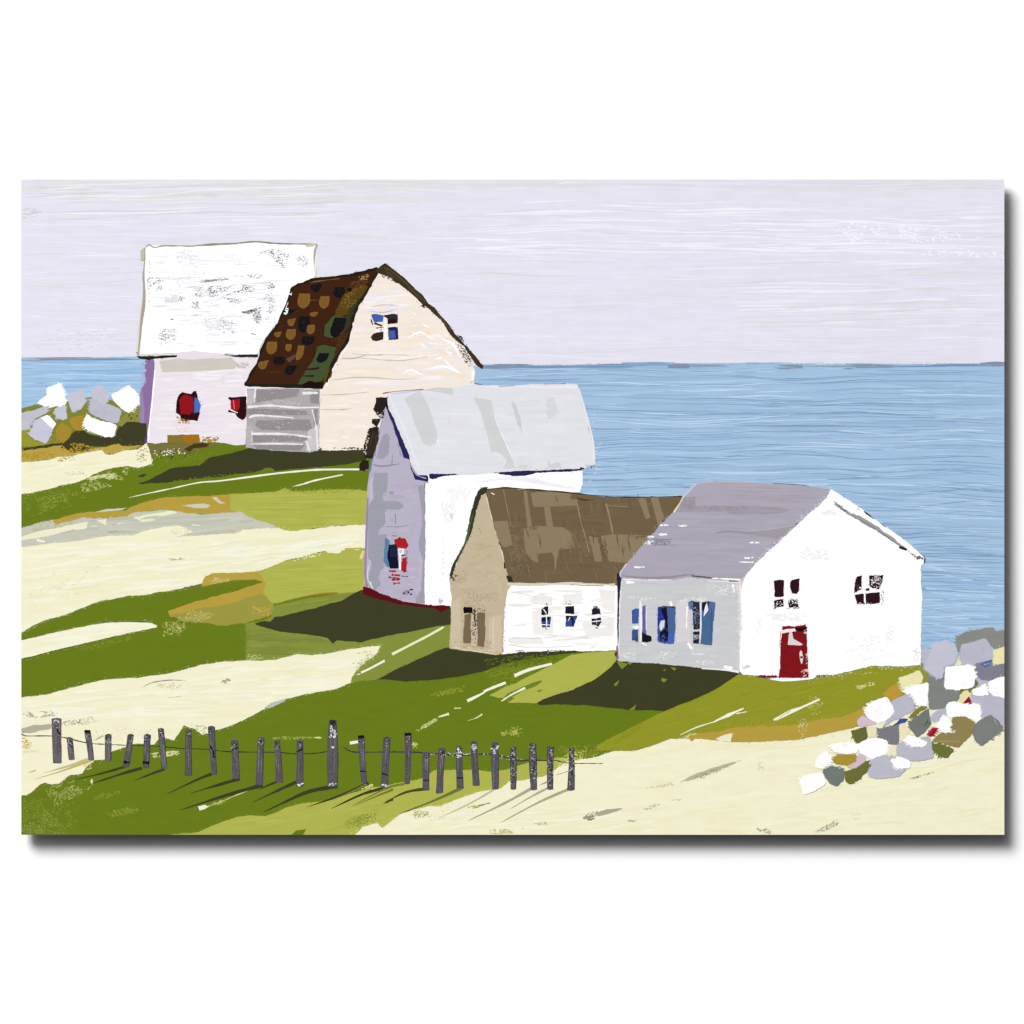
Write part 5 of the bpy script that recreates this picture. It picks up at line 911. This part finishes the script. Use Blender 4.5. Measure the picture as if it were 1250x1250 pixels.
p = Paint(1.86); p.poly(y5(636, 104, 690, 140, 740, 180, 800, 200, 880, 248, 940, 290, 1010, 340, 1088, 400, 1082, 408, 1040, 388, 970, 335, 900, 290, 820, 245, 750, 205, 690, 165, 655, 138), (158, 157, 162), amp=.9, dry=.3, spread=2); p.specks(y5(620, 95, 740, 180, 735, 195, 640, 130), 44, (120, 118, 122), .8, 1.8, .6); p.stroke(y5(750, 200, 880, 270, 1030, 375), .7, 1, (110, 108, 112)); p.poly(y5(1034, 386, 1050, 382, 1090, 402, 1080, 410, 1042, 398), (46, 42, 44), amp=.5); p.specks(y5(1125, 430, 1195, 440, 1190, 470, 1140, 465), 40, (56, 52, 56), 1, 1.4); p.stroke(y5(1195, 455, 1190, 492), 1.6, 1, (60, 58, 70)); p.stroke(y5(822, 170, 850, 192, 885, 218), 1, .8, (30, 40, 60), mid=2); p.stroke(y5(780, 150, 800, 164), .8, .6, (60, 80, 110)); p.stroke(y5(930, 250, 955, 268), .6, .8, (80, 90, 110)); p.stroke(y5(1050, 330, 1190, 445), .6, .6, (150, 160, 180)); p.specks(y5(1080, 400, 1130, 435, 1120, 445, 1085, 415), 14, (130, 128, 132), .8, 1.6)  # grey band is the rake's shadow, painted onto the front wall
p.build('rake_board_or_shade', h)
MW = (46, 18, 26)
def fwin(qs, f):
    p = Paint(1.86)
    for a in qs: p.poly(y5(*a), MW, amp=.7, dry=.45, spread=1.6)
    f(p); p.build('window', h)
def f1(p):
    p.stroke(y5(352, 592, 348, 680, 346, 745), 3.4, 3, WHITE); p.stroke(y5(360, 680, 368, 720), 2, 1, WHITE); p.specks(y5(270, 700, 330, 690, 330, 770, 275, 770), 14, WHITE, .8, 1.4); p.specks(y5(360, 710, 420, 700, 420, 760, 365, 760), 26, WHITE, .8, 1.4); p.specks(y5(340, 755, 425, 755, 425, 768, 345, 768), 16, (90, 70, 76), .8, 1.8)
def f2(p):
    p.stroke(y5(832, 560, 828, 640), 6, 5, WHITE); p.stroke(y5(825, 650, 828, 728), 2, 1.6, WHITE); p.stroke(y5(755, 676, 840, 668, 945, 656), 1.2, 1.2, WHITE); p.stroke(y5(795, 636, 815, 640), 1.6, 1, WHITE); p.specks(y5(860, 570, 900, 570, 900, 640, 860, 620), 26, WHITE, .8, 1.3); p.specks(y5(890, 565, 945, 565, 930, 640, 900, 640), 60, (220, 216, 222), .9, 1.3, 1.3); p.specks(y5(920, 660, 945, 660, 945, 770, 930, 770), 26, (120, 104, 110), .8, 1.3, 1.4); p.stroke(y5(860, 650, 900, 640), 1.4, 1, WHITE); p.specks(y5(770, 560, 800, 560, 790, 680, 762, 680), 12, (110, 96, 104), .8, 1.3, 1.4); p.specks(y5(780, 728, 910, 728, 910, 745, 790, 748), 22, WHITE, .9, 1.5)
fwin(((275, 596, 300, 590, 335, 592, 334, 690, 300, 695, 276, 692), (372, 600, 385, 586, 432, 580, 426, 660, 408, 678, 386, 670, 375, 640), (272, 716, 330, 704, 332, 750, 296, 758, 274, 770), (362, 714, 415, 704, 424, 757, 366, 757)), f1)
fwin(((776, 568, 812, 562, 808, 648, 764, 668, 768, 610), (856, 562, 900, 560, 942, 558, 936, 600, 915, 648, 882, 645, 856, 622), (764, 680, 826, 670, 828, 738, 782, 738), (834, 640, 856, 640, 856, 655, 836, 655), (834, 672, 920, 664, 922, 730, 834, 740)), f2)
p = Paint(1.86); p.poly(y5(325, 874, 360, 870, 400, 876, 470, 858, 476, 900, 478, 960, 479, 1050, 487, 1188, 300, 1188, 312, 1110, 312, 1050, 314, 960, 322, 910), (128, 19, 26), amp=.9, dry=.35, spread=2); p.streaks((955, 785, 985, 825), 16, [(122, 16, 24), (134, 24, 30)], (6, 20), (1, 3), (.1, .1), .6)
p.stroke(y5(310, 1000, 314, 900), .8, .8, (200, 120, 130)); p.specks(y5(440, 1130, 485, 1100, 487, 1190, 440, 1190), 34, (236, 214, 216), .9, 1.6); p.specks(y5(440, 880, 478, 880, 476, 930, 450, 930), 24, (236, 214, 216), .8, 1.6); p.specks(y5(466, 1000, 482, 1000, 485, 1120, 470, 1120), 20, (226, 200, 204), .8, 1.4)
p.poly(y5(316, 898, 360, 886, 402, 884, 412, 902, 380, 908, 324, 914), (246, 240, 238), amp=.6); p.poly(y5(403, 886, 440, 880, 478, 874, 472, 892, 446, 906, 408, 900), (34, 12, 14), amp=.6)
p.poly(y5(368, 906, 384, 904, 392, 946, 452, 984, 436, 990, 358, 986, 362, 950), (222, 216, 212), amp=.5); 
o_door = p.build('door', h, 'dark red door with a white corner mark')
p = Paint(1.91); p.poly(y5(428, 1035, 436, 1018, 446, 1026, 453, 1060, 446, 1100, 440, 1098, 430, 1064), (226, 220, 218), amp=.4); p.poly(y5(432, 1056, 452, 1056, 448, 1068, 436, 1068), (40, 14, 16), amp=.3)
ob = p.build('handle_plate', o_door)

# ------------------------------------------------------------------ painted rocks, right
Cr = (238, 231, 182); LVR = (188, 187, 203); DGR = (126, 130, 126)
rock(y6(740, 180, 792, 188, 780, 235, 742, 275, 738, 230), (190, 190, 203))
rock(y6(924, 130, 950, 112, 990, 96, 1080, 75, 1130, 71, 1140, 92, 1190, 84, 1190, 178, 1130, 190, 1090, 140, 955, 165, 944, 214, 930, 200), (138, 140, 133))
rock(y6(770, 330, 860, 340, 862, 405, 950, 412, 942, 480, 870, 490, 868, 515, 778, 522, 768, 420), (130, 134, 130))
rock(y6(1000, 290, 1190, 400, 1190, 612, 1120, 555, 1055, 565, 1055, 490, 1000, 482, 1005, 420, 1050, 380), LVR)
rock(y6(1018, 262, 1100, 258, 1190, 266, 1190, 345, 1140, 345, 1110, 366, 1060, 356, 1040, 330, 1018, 318), (132, 129, 144), None,
     lambda p: (p.poly(y6(1058, 272, 1085, 255, 1128, 234, 1142, 250, 1112, 268, 1085, 292), (84, 102, 156), amp=1, dry=.4), p.stroke(y6(1110, 250, 1150, 252), 1.4, .8, (40, 54, 110)), p.stroke(y6(1075, 275, 1120, 262), 1.6, .8, (150, 164, 204))))
rock(y6(1122, 195, 1190, 174, 1190, 268, 1130, 270), (240, 232, 178))
rock(y6(918, 276, 942, 218, 962, 232, 956, 276), Cr)
rock(y6(950, 166, 1000, 152, 1086, 127, 1110, 170, 1132, 225, 1120, 248, 1030, 262, 1020, 276, 954, 274), LVR)
rock(y6(790, 190, 800, 160, 816, 145, 845, 150, 860, 136, 882, 142, 926, 180, 936, 230, 910, 276, 856, 286, 850, 346, 820, 349, 745, 290, 768, 250), (197, 197, 211))
rock(y6(864, 286, 920, 280, 1015, 278, 1030, 330, 1020, 397, 950, 408, 940, 416, 860, 406), WHITE)
rock(y6(1008, 412, 1040, 398, 1082, 380, 1096, 410, 1102, 440, 1060, 446, 1015, 440), WHITE)
rock(y6(1098, 368, 1150, 345, 1190, 332, 1190, 455, 1130, 446, 1105, 420), WHITE)
rock(y6(936, 480, 960, 418, 990, 413, 1006, 460, 960, 486), (238, 228, 172), None, lambda p: p.poly(y6(958, 486, 995, 445, 1012, 492), (150, 22, 36), amp=.5))
rock(y6(775, 562, 830, 516, 872, 510, 872, 545, 840, 582, 800, 596), LVR)
rock(y6(868, 505, 885, 478, 920, 474, 960, 490, 1058, 490, 1058, 592, 1000, 572, 940, 556, 880, 562), WHITE)
rock(y6(612, 345, 660, 330, 725, 304, 746, 345, 735, 376, 650, 412, 625, 402), (238, 232, 182))
rock(y6(632, 418, 700, 385, 772, 370, 776, 400, 766, 502, 735, 500, 700, 496, 680, 450), WHITE)
rock(y6(562, 476, 660, 434, 700, 490, 692, 522, 600, 572, 520, 617, 558, 560, 592, 520), LVR)
rock(y6(424, 512, 460, 480, 500, 460, 545, 450, 572, 485, 592, 530, 540, 582, 490, 592, 435, 556), WHITE, None, lambda p: (p.stroke(y6(432, 510, 448, 552), 1, .8, (236, 230, 200)), p.stroke(y6(540, 455, 555, 480), .8, .8, (230, 220, 180)), p.specks(y6(470, 520, 530, 500, 520, 560, 480, 560), 14, (240, 236, 226), 1, 2)))
rock(y6(384, 582, 412, 548, 455, 570, 492, 596, 450, 606, 394, 612), (216, 192, 206))
rock(y6(664, 566, 700, 520, 732, 498, 772, 504, 720, 536, 690, 562), (128, 131, 48))
rock(y6(484, 626, 560, 608, 622, 600, 614, 712, 550, 706, 546, 686, 485, 666), (126, 126, 130))
rock(y6(438, 622, 470, 604, 492, 625, 482, 670, 440, 670), (238, 230, 192))
rock(y6(668, 588, 730, 540, 776, 508, 780, 570, 792, 596, 750, 642, 712, 670, 670, 622), (116, 124, 116), None,
     lambda p: (p.poly(y6(568, 612, 600, 590, 620, 570, 662, 570, 645, 586, 610, 600), (64, 84, 150), amp=.7), p.specks(y6(750, 570, 785, 580, 780, 610, 755, 610), 14, (60, 66, 50), 1, 1.3)))
rock(y6(612, 602, 640, 590, 668, 640, 642, 692, 618, 692), (238, 231, 190))
rock(y6(350, 630, 380, 624, 436, 612, 442, 670, 412, 696, 385, 698, 355, 660), (104, 108, 52))
rock(y6(538, 722, 602, 716, 600, 772, 540, 776), (240, 234, 198))
rock(y6(604, 702, 690, 680, 762, 670, 792, 700, 806, 782, 745, 792, 680, 802, 598, 772), (188, 187, 200))
rock(y6(635, 692, 662, 654, 720, 675, 768, 700, 742, 720, 700, 722), WHITE)
rock(y6(388, 702, 480, 670, 540, 685, 556, 700, 532, 772, 500, 770, 470, 788, 440, 775, 400, 752), WHITE)
rock(y6(232, 716, 290, 700, 340, 692, 402, 710, 384, 756, 330, 762, 258, 746), WHITE)
rock(y6(1005, 626, 1050, 575, 1110, 546, 1152, 580, 1184, 625, 1120, 675, 1060, 720, 1030, 690), DGR, None, lambda p: p.stroke(y6(1130, 570, 1148, 600), 1.4, 1, (160, 160, 158)))
rock(y6(804, 682, 850, 640, 880, 640, 905, 558, 980, 556, 1028, 590, 1012, 650, 962, 700, 935, 728, 810, 692), (146, 132, 82), None,
     lambda p: (p.stroke(y6(820, 690, 940, 692), .8, .6, (170, 160, 120)), p.specks(y6(890, 620, 920, 620, 915, 650, 895, 650), 8, (226, 222, 200), 1.2, 1.6)))
rock(y6(818, 612, 835, 575, 852, 544, 882, 560, 898, 590, 882, 642, 856, 648), WHITE)
rock(y6(762, 655, 780, 630, 800, 616, 828, 618, 802, 662, 778, 668), (176, 56, 84), 'small pink and red stone', lambda p: p.poly(y6(775, 660, 800, 625, 824, 622, 795, 660), (160, 18, 32), amp=.6))
rock(y6(794, 700, 850, 708, 918, 736, 876, 786, 836, 772, 794, 736), (108, 117, 54))
rock(y6(440, 802, 530, 765, 590, 780, 642, 850, 612, 882, 560, 888, 490, 897, 440, 886), (190, 189, 202))
rock(y6(562, 792, 620, 774, 678, 800, 672, 836, 600, 842), WHITE)
rock(y6(330, 832, 360, 800, 400, 758, 432, 768, 432, 800, 380, 842), (214, 191, 202))
rock(y6(248, 790, 280, 765, 330, 762, 378, 760, 384, 800, 330, 822, 270, 816), (172, 148, 52))
rock(y6(315, 852, 380, 840, 446, 795, 452, 830, 400, 896, 350, 927, 320, 912), (110, 112, 52))
rock(y6(194, 852, 250, 820, 310, 850, 314, 900, 270, 937, 230, 916), (116, 124, 118))
rock(y6(154, 830, 170, 780, 215, 748, 246, 770, 246, 800, 222, 825, 200, 846), WHITE)
rock(y6(68, 900, 130, 870, 196, 864, 216, 920, 150, 966, 94, 984, 82, 940), WHITE)

# ------------------------------------------------------------------ painted fence
fen = part_empty('fence', art, 'row of weathered grey posts on one wire')
p = Paint(.70)
for pts, w, c in ((zF(660, 380, 520, 420, 360, 457), 3.2, SHADE), (zF(765, 388, 650, 420, 440, 490), 4, SHADE), (zF(905, 394, 820, 425, 710, 468), 3.4, SHADE), (zF(1192, 424, 1100, 460, 920, 546), 4, SHADE),
    (zE(382, 420, 260, 455, 105, 502), 4.6, SHADE), (zE(512, 455, 300, 515, 45, 597), 5, SHADE), (zE(592, 437, 540, 458, 485, 483), 3, SHADE), (zE(702, 438, 600, 485, 450, 556), 4.4, SHADE), (zE(935, 462, 780, 490, 650, 545, 520, 607), 5.4, SHADE), (zE(1112, 445, 950, 515, 760, 580), 4.6, SHADE), (zE(1220, 468, 1080, 505, 900, 589), 4.6, SHADE),
    (zG(275, 418, 180, 440, 0, 532), 3.4, (118, 122, 52)), (zG(405, 442, 280, 462, 160, 522), 4.2, (70, 72, 38)), (zG(582, 436, 430, 505, 250, 575), 4, (112, 116, 52)), (zG(748, 446, 620, 520, 455, 598), 2.6, (194, 188, 154)), (zG(945, 440, 800, 520, 608, 612), 4, (176, 170, 140)), (zG(1032, 438, 950, 480, 830, 550), 3.2, (180, 174, 146)), (zG(1142, 444, 980, 515, 780, 622), 4, (174, 168, 136)), (zG(1025, 408, 980, 426), 2.4, (176, 172, 120)),
    (zF(470, 325, 320, 375, 165, 418), 4.6, (196, 190, 152)), (zF(470, 335, 280, 405, 110, 456), 2.8, (200, 180, 104)), (zG(1140, 350, 1070, 372), 1.6, (176, 172, 130)), (zF(530, 190, 470, 222), 3, (196, 190, 160)), (zE(1100, 450, 1000, 500, 900, 540), 2.4, (122, 120, 56)), (zE(1250, 480, 1150, 520, 1030, 572), 3, (118, 120, 50)), (zE(1250, 535, 1200, 562), 2.6, (70, 70, 36))):
    p.stroke(pts, w, .4, c, mid=w * .72)
    p.build('post_shadow', fen); p = Paint(.70)
p = Paint(.93)
p.stroke(zF(30, 178, 45, 188, 70, 192, 215, 192, 300, 203, 400, 228, 470, 239, 550, 243, 650, 248, 720, 250, 820, 252, 910, 258, 1030, 270) + zE(130, 250, 215, 254, 300, 265, 400, 268, 600, 270, 680, 278, 760, 278, 820, 274, 880, 264), 1.3, .8, (52, 48, 56))
p.stroke(zE(967, 234, 985, 252, 1010, 264, 1050, 269, 1250, 268) + zG(220, 249, 360, 252, 400, 262, 420, 258, 500, 264, 600, 266, 720, 260, 800, 276, 880, 296, 930, 292, 1000, 294, 1060, 293, 1120, 305, 1170, 310, 1250, 310, 1320, 311), 1.0, .8, (56, 52, 74), mid=1.7)
p.specks(zG(390, 252, 520, 256, 720, 254, 720, 268, 520, 270, 390, 266), 60, (214, 212, 222), .8, 1.8); p.specks(zG(770, 265, 920, 290, 915, 300, 780, 285), 20, (206, 204, 214), .8, 1.6)
p.build('wire', fen)
def post(top, bot, wt, wb, wm=None, style=0, cap=False):
    p = Paint(.95); n = 7; wm = wm or (wt + wb) / 2; l, r = [], []
    bend = random.uniform(-.6, .6)
    for i in range(n):
        t = i / (n - 1); x = top[0] + (bot[0] - top[0]) * t + bend * math.sin(math.pi * t); y = top[1] + (bot[1] - top[1]) * t
        w = (wt + (wm - wt) * t * 2) if t < .5 else (wm + (wb - wm) * (t * 2 - 1)); w /= 2
        l.append((x - w, y + random.uniform(-.5, .5))); r.append((x + w, y + random.uniform(-.5, .5)))
    mid_t = ((top[0] + random.uniform(-1, 1)), top[1] - 1.2)
    base = (104, 101, 103) if style == 1 else (90, 86, 92)
    p.poly(l + [(bot[0], bot[1] + .6)] + r[::-1] + [mid_t], base, amp=.45)
    reg = l + r[::-1]; hgt = bot[1] - top[1]
    def band(t0, t1): 
        i0, i1 = t0 * (n - 1), t1 * (n - 1); f = lambda a, k: a[int(min(k, n - 1))]
        return [f(l, i0), f(r, i0), f(r, i1), f(l, i1)]
    p.specks(reg, int(hgt * (1.3 if style == 0 else 2.4)), (70, 66, 72), .8, 1, 1.4); p.specks(reg, int(hgt * (.7 if style == 0 else 2.2)), (122, 119, 124), .7, 1.1, 1.4)
    for k in range(3 if style == 0 else 5):
        u = random.uniform(-.32, .32); t0 = random.uniform(0, .5); t1 = t0 + random.uniform(.2, .5); ww = (wt + wb) / 2
        f = lambda t: (top[0] + (bot[0] - top[0]) * t + u * ww, top[1] + (bot[1] - top[1]) * t)
        p.stroke([f(t0), f((t0 + t1) / 2), f(t1)], .4, .4, random.choice(((118, 114, 117), (72, 68, 74), (128, 125, 128))), mid=random.uniform(.6, 1.3))
    # dark lines down both sides, dark flecks at the top
    p.stroke([r[0], r[3], r[-1]], .7, .7, (62, 58, 78) if style == 0 else (58, 54, 58)); p.stroke([l[0], l[3], l[-1]], .6, .6, (74, 68, 100) if style == 0 else (66, 62, 66))
    x, y = top
    p.specks([(x - wt / 2, y), (x + wt / 2, y), (x + wt / 2, y + 9), (x - wt / 2, y + 9)], 14 if style == 0 else 22, (40, 36, 40), .9, 1.6, .4)
    p.specks([(x - wt / 2, y + 1), (x + wt / 2, y + 1), (x + wt / 2, y + 12), (x - wt / 2, y + 12)], 5 if style == 0 else 14, (200, 196, 204), .8, 1.4, .5)
    if style == 2: p.specks(reg, int(hgt * .45), (206, 204, 214), .8, 1.6, -.2); p.specks(reg, int(hgt * .9), (42, 38, 50), .9, 1.9, -.15)
    if cap: p.stroke([(x - wt / 2, y + 1), (x + wt / 2, y + .6)], 3.6, 3.2, (26, 22, 28), amp=.5)
    return p
posts = [((69, 877.6), (70, 931.6), 11.5, 10, None, 1), ((85, 900.5), (87.6, 927.6), 7, 7, None, 1), ((106.6, 892), (111.5, 928), 7, 6.4, None, 1), ((132, 896.5), (131.6, 929), 7.6, 7, None, 1), ((159.6, 897), (153.6, 936.4), 7, 7, None, 0), ((180, 896.5), (178, 937), 8, 6.6, None, 0), ((196.4, 889.4), (200.6, 938), 7, 6.4, None, 1),
    ((230, 891), (230, 946.6), 6.6, 8, None, 0), ((258, 887), (261.6, 945), 8, 5.6, None, 0), ((286.3, 904), (288.4, 950.5), 8, 8.4, None, 0), ((318.8, 900.5), (316.6, 958), 7, 8.2, None, 0), ((338, 904), (341, 955), 6, 8.4, None, 0), ((366, 904), (366, 959.5), 7, 8, None, 0),
    ((406, 879), (406, 960), 8, 11.4, 13.4, 0), ((440.8, 898.6), (444.5, 955.5), 7.4, 6.4, None, 0), ((472.6, 900.4), (469.2, 961), 8, 8, None, 0), ((498, 895.5), (497.2, 957), 8, 5.8, None, 0), ((519.8, 918.5), (520, 963.5), 7.6, 7.8, None, 0), ((539.4, 913.6), (536.4, 968), 7.4, 7.8, None, 0), ((560.4, 911), (561.8, 962), 6.6, 8, None, 0),
    ((578.5, 905.5), (581.4, 958.6), 7, 7.8, None, 0), ((604, 906), (604.8, 963.5), 7, 7, 9, 0), ((626.5, 911.6), (626.5, 963.5), 6.4, 6, 7.4, 2), ((650.2, 907.8), (651.6, 964.5), 7.6, 7, 9, 2), ((671.8, 911.5), (671.6, 964), 7.8, 6.6, None, 2), ((698, 913.4), (697, 964.6), 5.6, 8.6, None, 2)]
for i, a in enumerate(posts):
    p = post(a[0], a[1], a[2], a[3], a[4], a[5], cap=i in (2, 14, 16))
    (x0, y0), (x1, y1_) = a[0], a[1]
    def at(t, dx=0): return (x0 + (x1 - x0) * t + dx, y0 + (y1_ - y0) * t)
    if i in (14, 15, 17, 19): p.stroke([at(.75 if i != 15 else .72, -4), at(.76, 4)], 1.4, 1.2, (26, 24, 30))
    if i in (4, 5): p.stroke([at(.84, -4), at(.86, 4)], 3.4, 2.6, (22, 20, 24), amp=.6)
    if i == 0: p.stroke(zF(250, 150, 258, 172, 272, 182), 2, 2, (20, 18, 20)); p.stroke(zF(226, 110, 240, 95, 262, 112), 1, 1, (226, 224, 226))
    if i in (9, 12): p.stroke([at(.25, -4), at(.18, 4)], 1.6, 1.4, (22, 20, 26))
    if i == 8: p.stroke(zE(215, 235, 235, 270, 232, 290, 245, 300), 2, 1.6, (26, 24, 30))
    if i == 1: p.stroke(zF(318, 235, 340, 265), 1, 1, (36, 34, 36))
    if i == 13:
        p.poly(zE(892, 90, 922, 88, 922, 110, 894, 112), (44, 40, 46), amp=.5); p.specks(zE(885, 120, 930, 120, 930, 185, 885, 185), 22, (232, 230, 236), 1, 2, 1); p.poly(zE(900, 236, 916, 236, 916, 248, 904, 248), (226, 224, 232), amp=.3); p.poly(zE(910, 178, 926, 172, 924, 186, 912, 190), (232, 230, 236), amp=.3); p.specks(zE(878, 440, 930, 440, 928, 458, 880, 458), 10, (222, 220, 228), .9, 2)
    if i in (12, 15): p.specks([at(.93, -4), at(.93, 4), at(1, 4), at(1, -4)], 10, (232, 230, 238), 1.2, 2)
    if i in (20, 21): p.specks([at(.05, -4), at(.05, 4), at(.25, 4), at(.25, -4)], 14, (226, 224, 232), 1, 2.4, -.2)
    if i == 19: p.specks([at(.02, -4), at(.02, 4), at(.3, 2), at(.3, -4)], 24, (236, 234, 240), 1, 1.8, .8)
    p.build('fence_post', fen)
print('paint thickness mm', HGT.max())
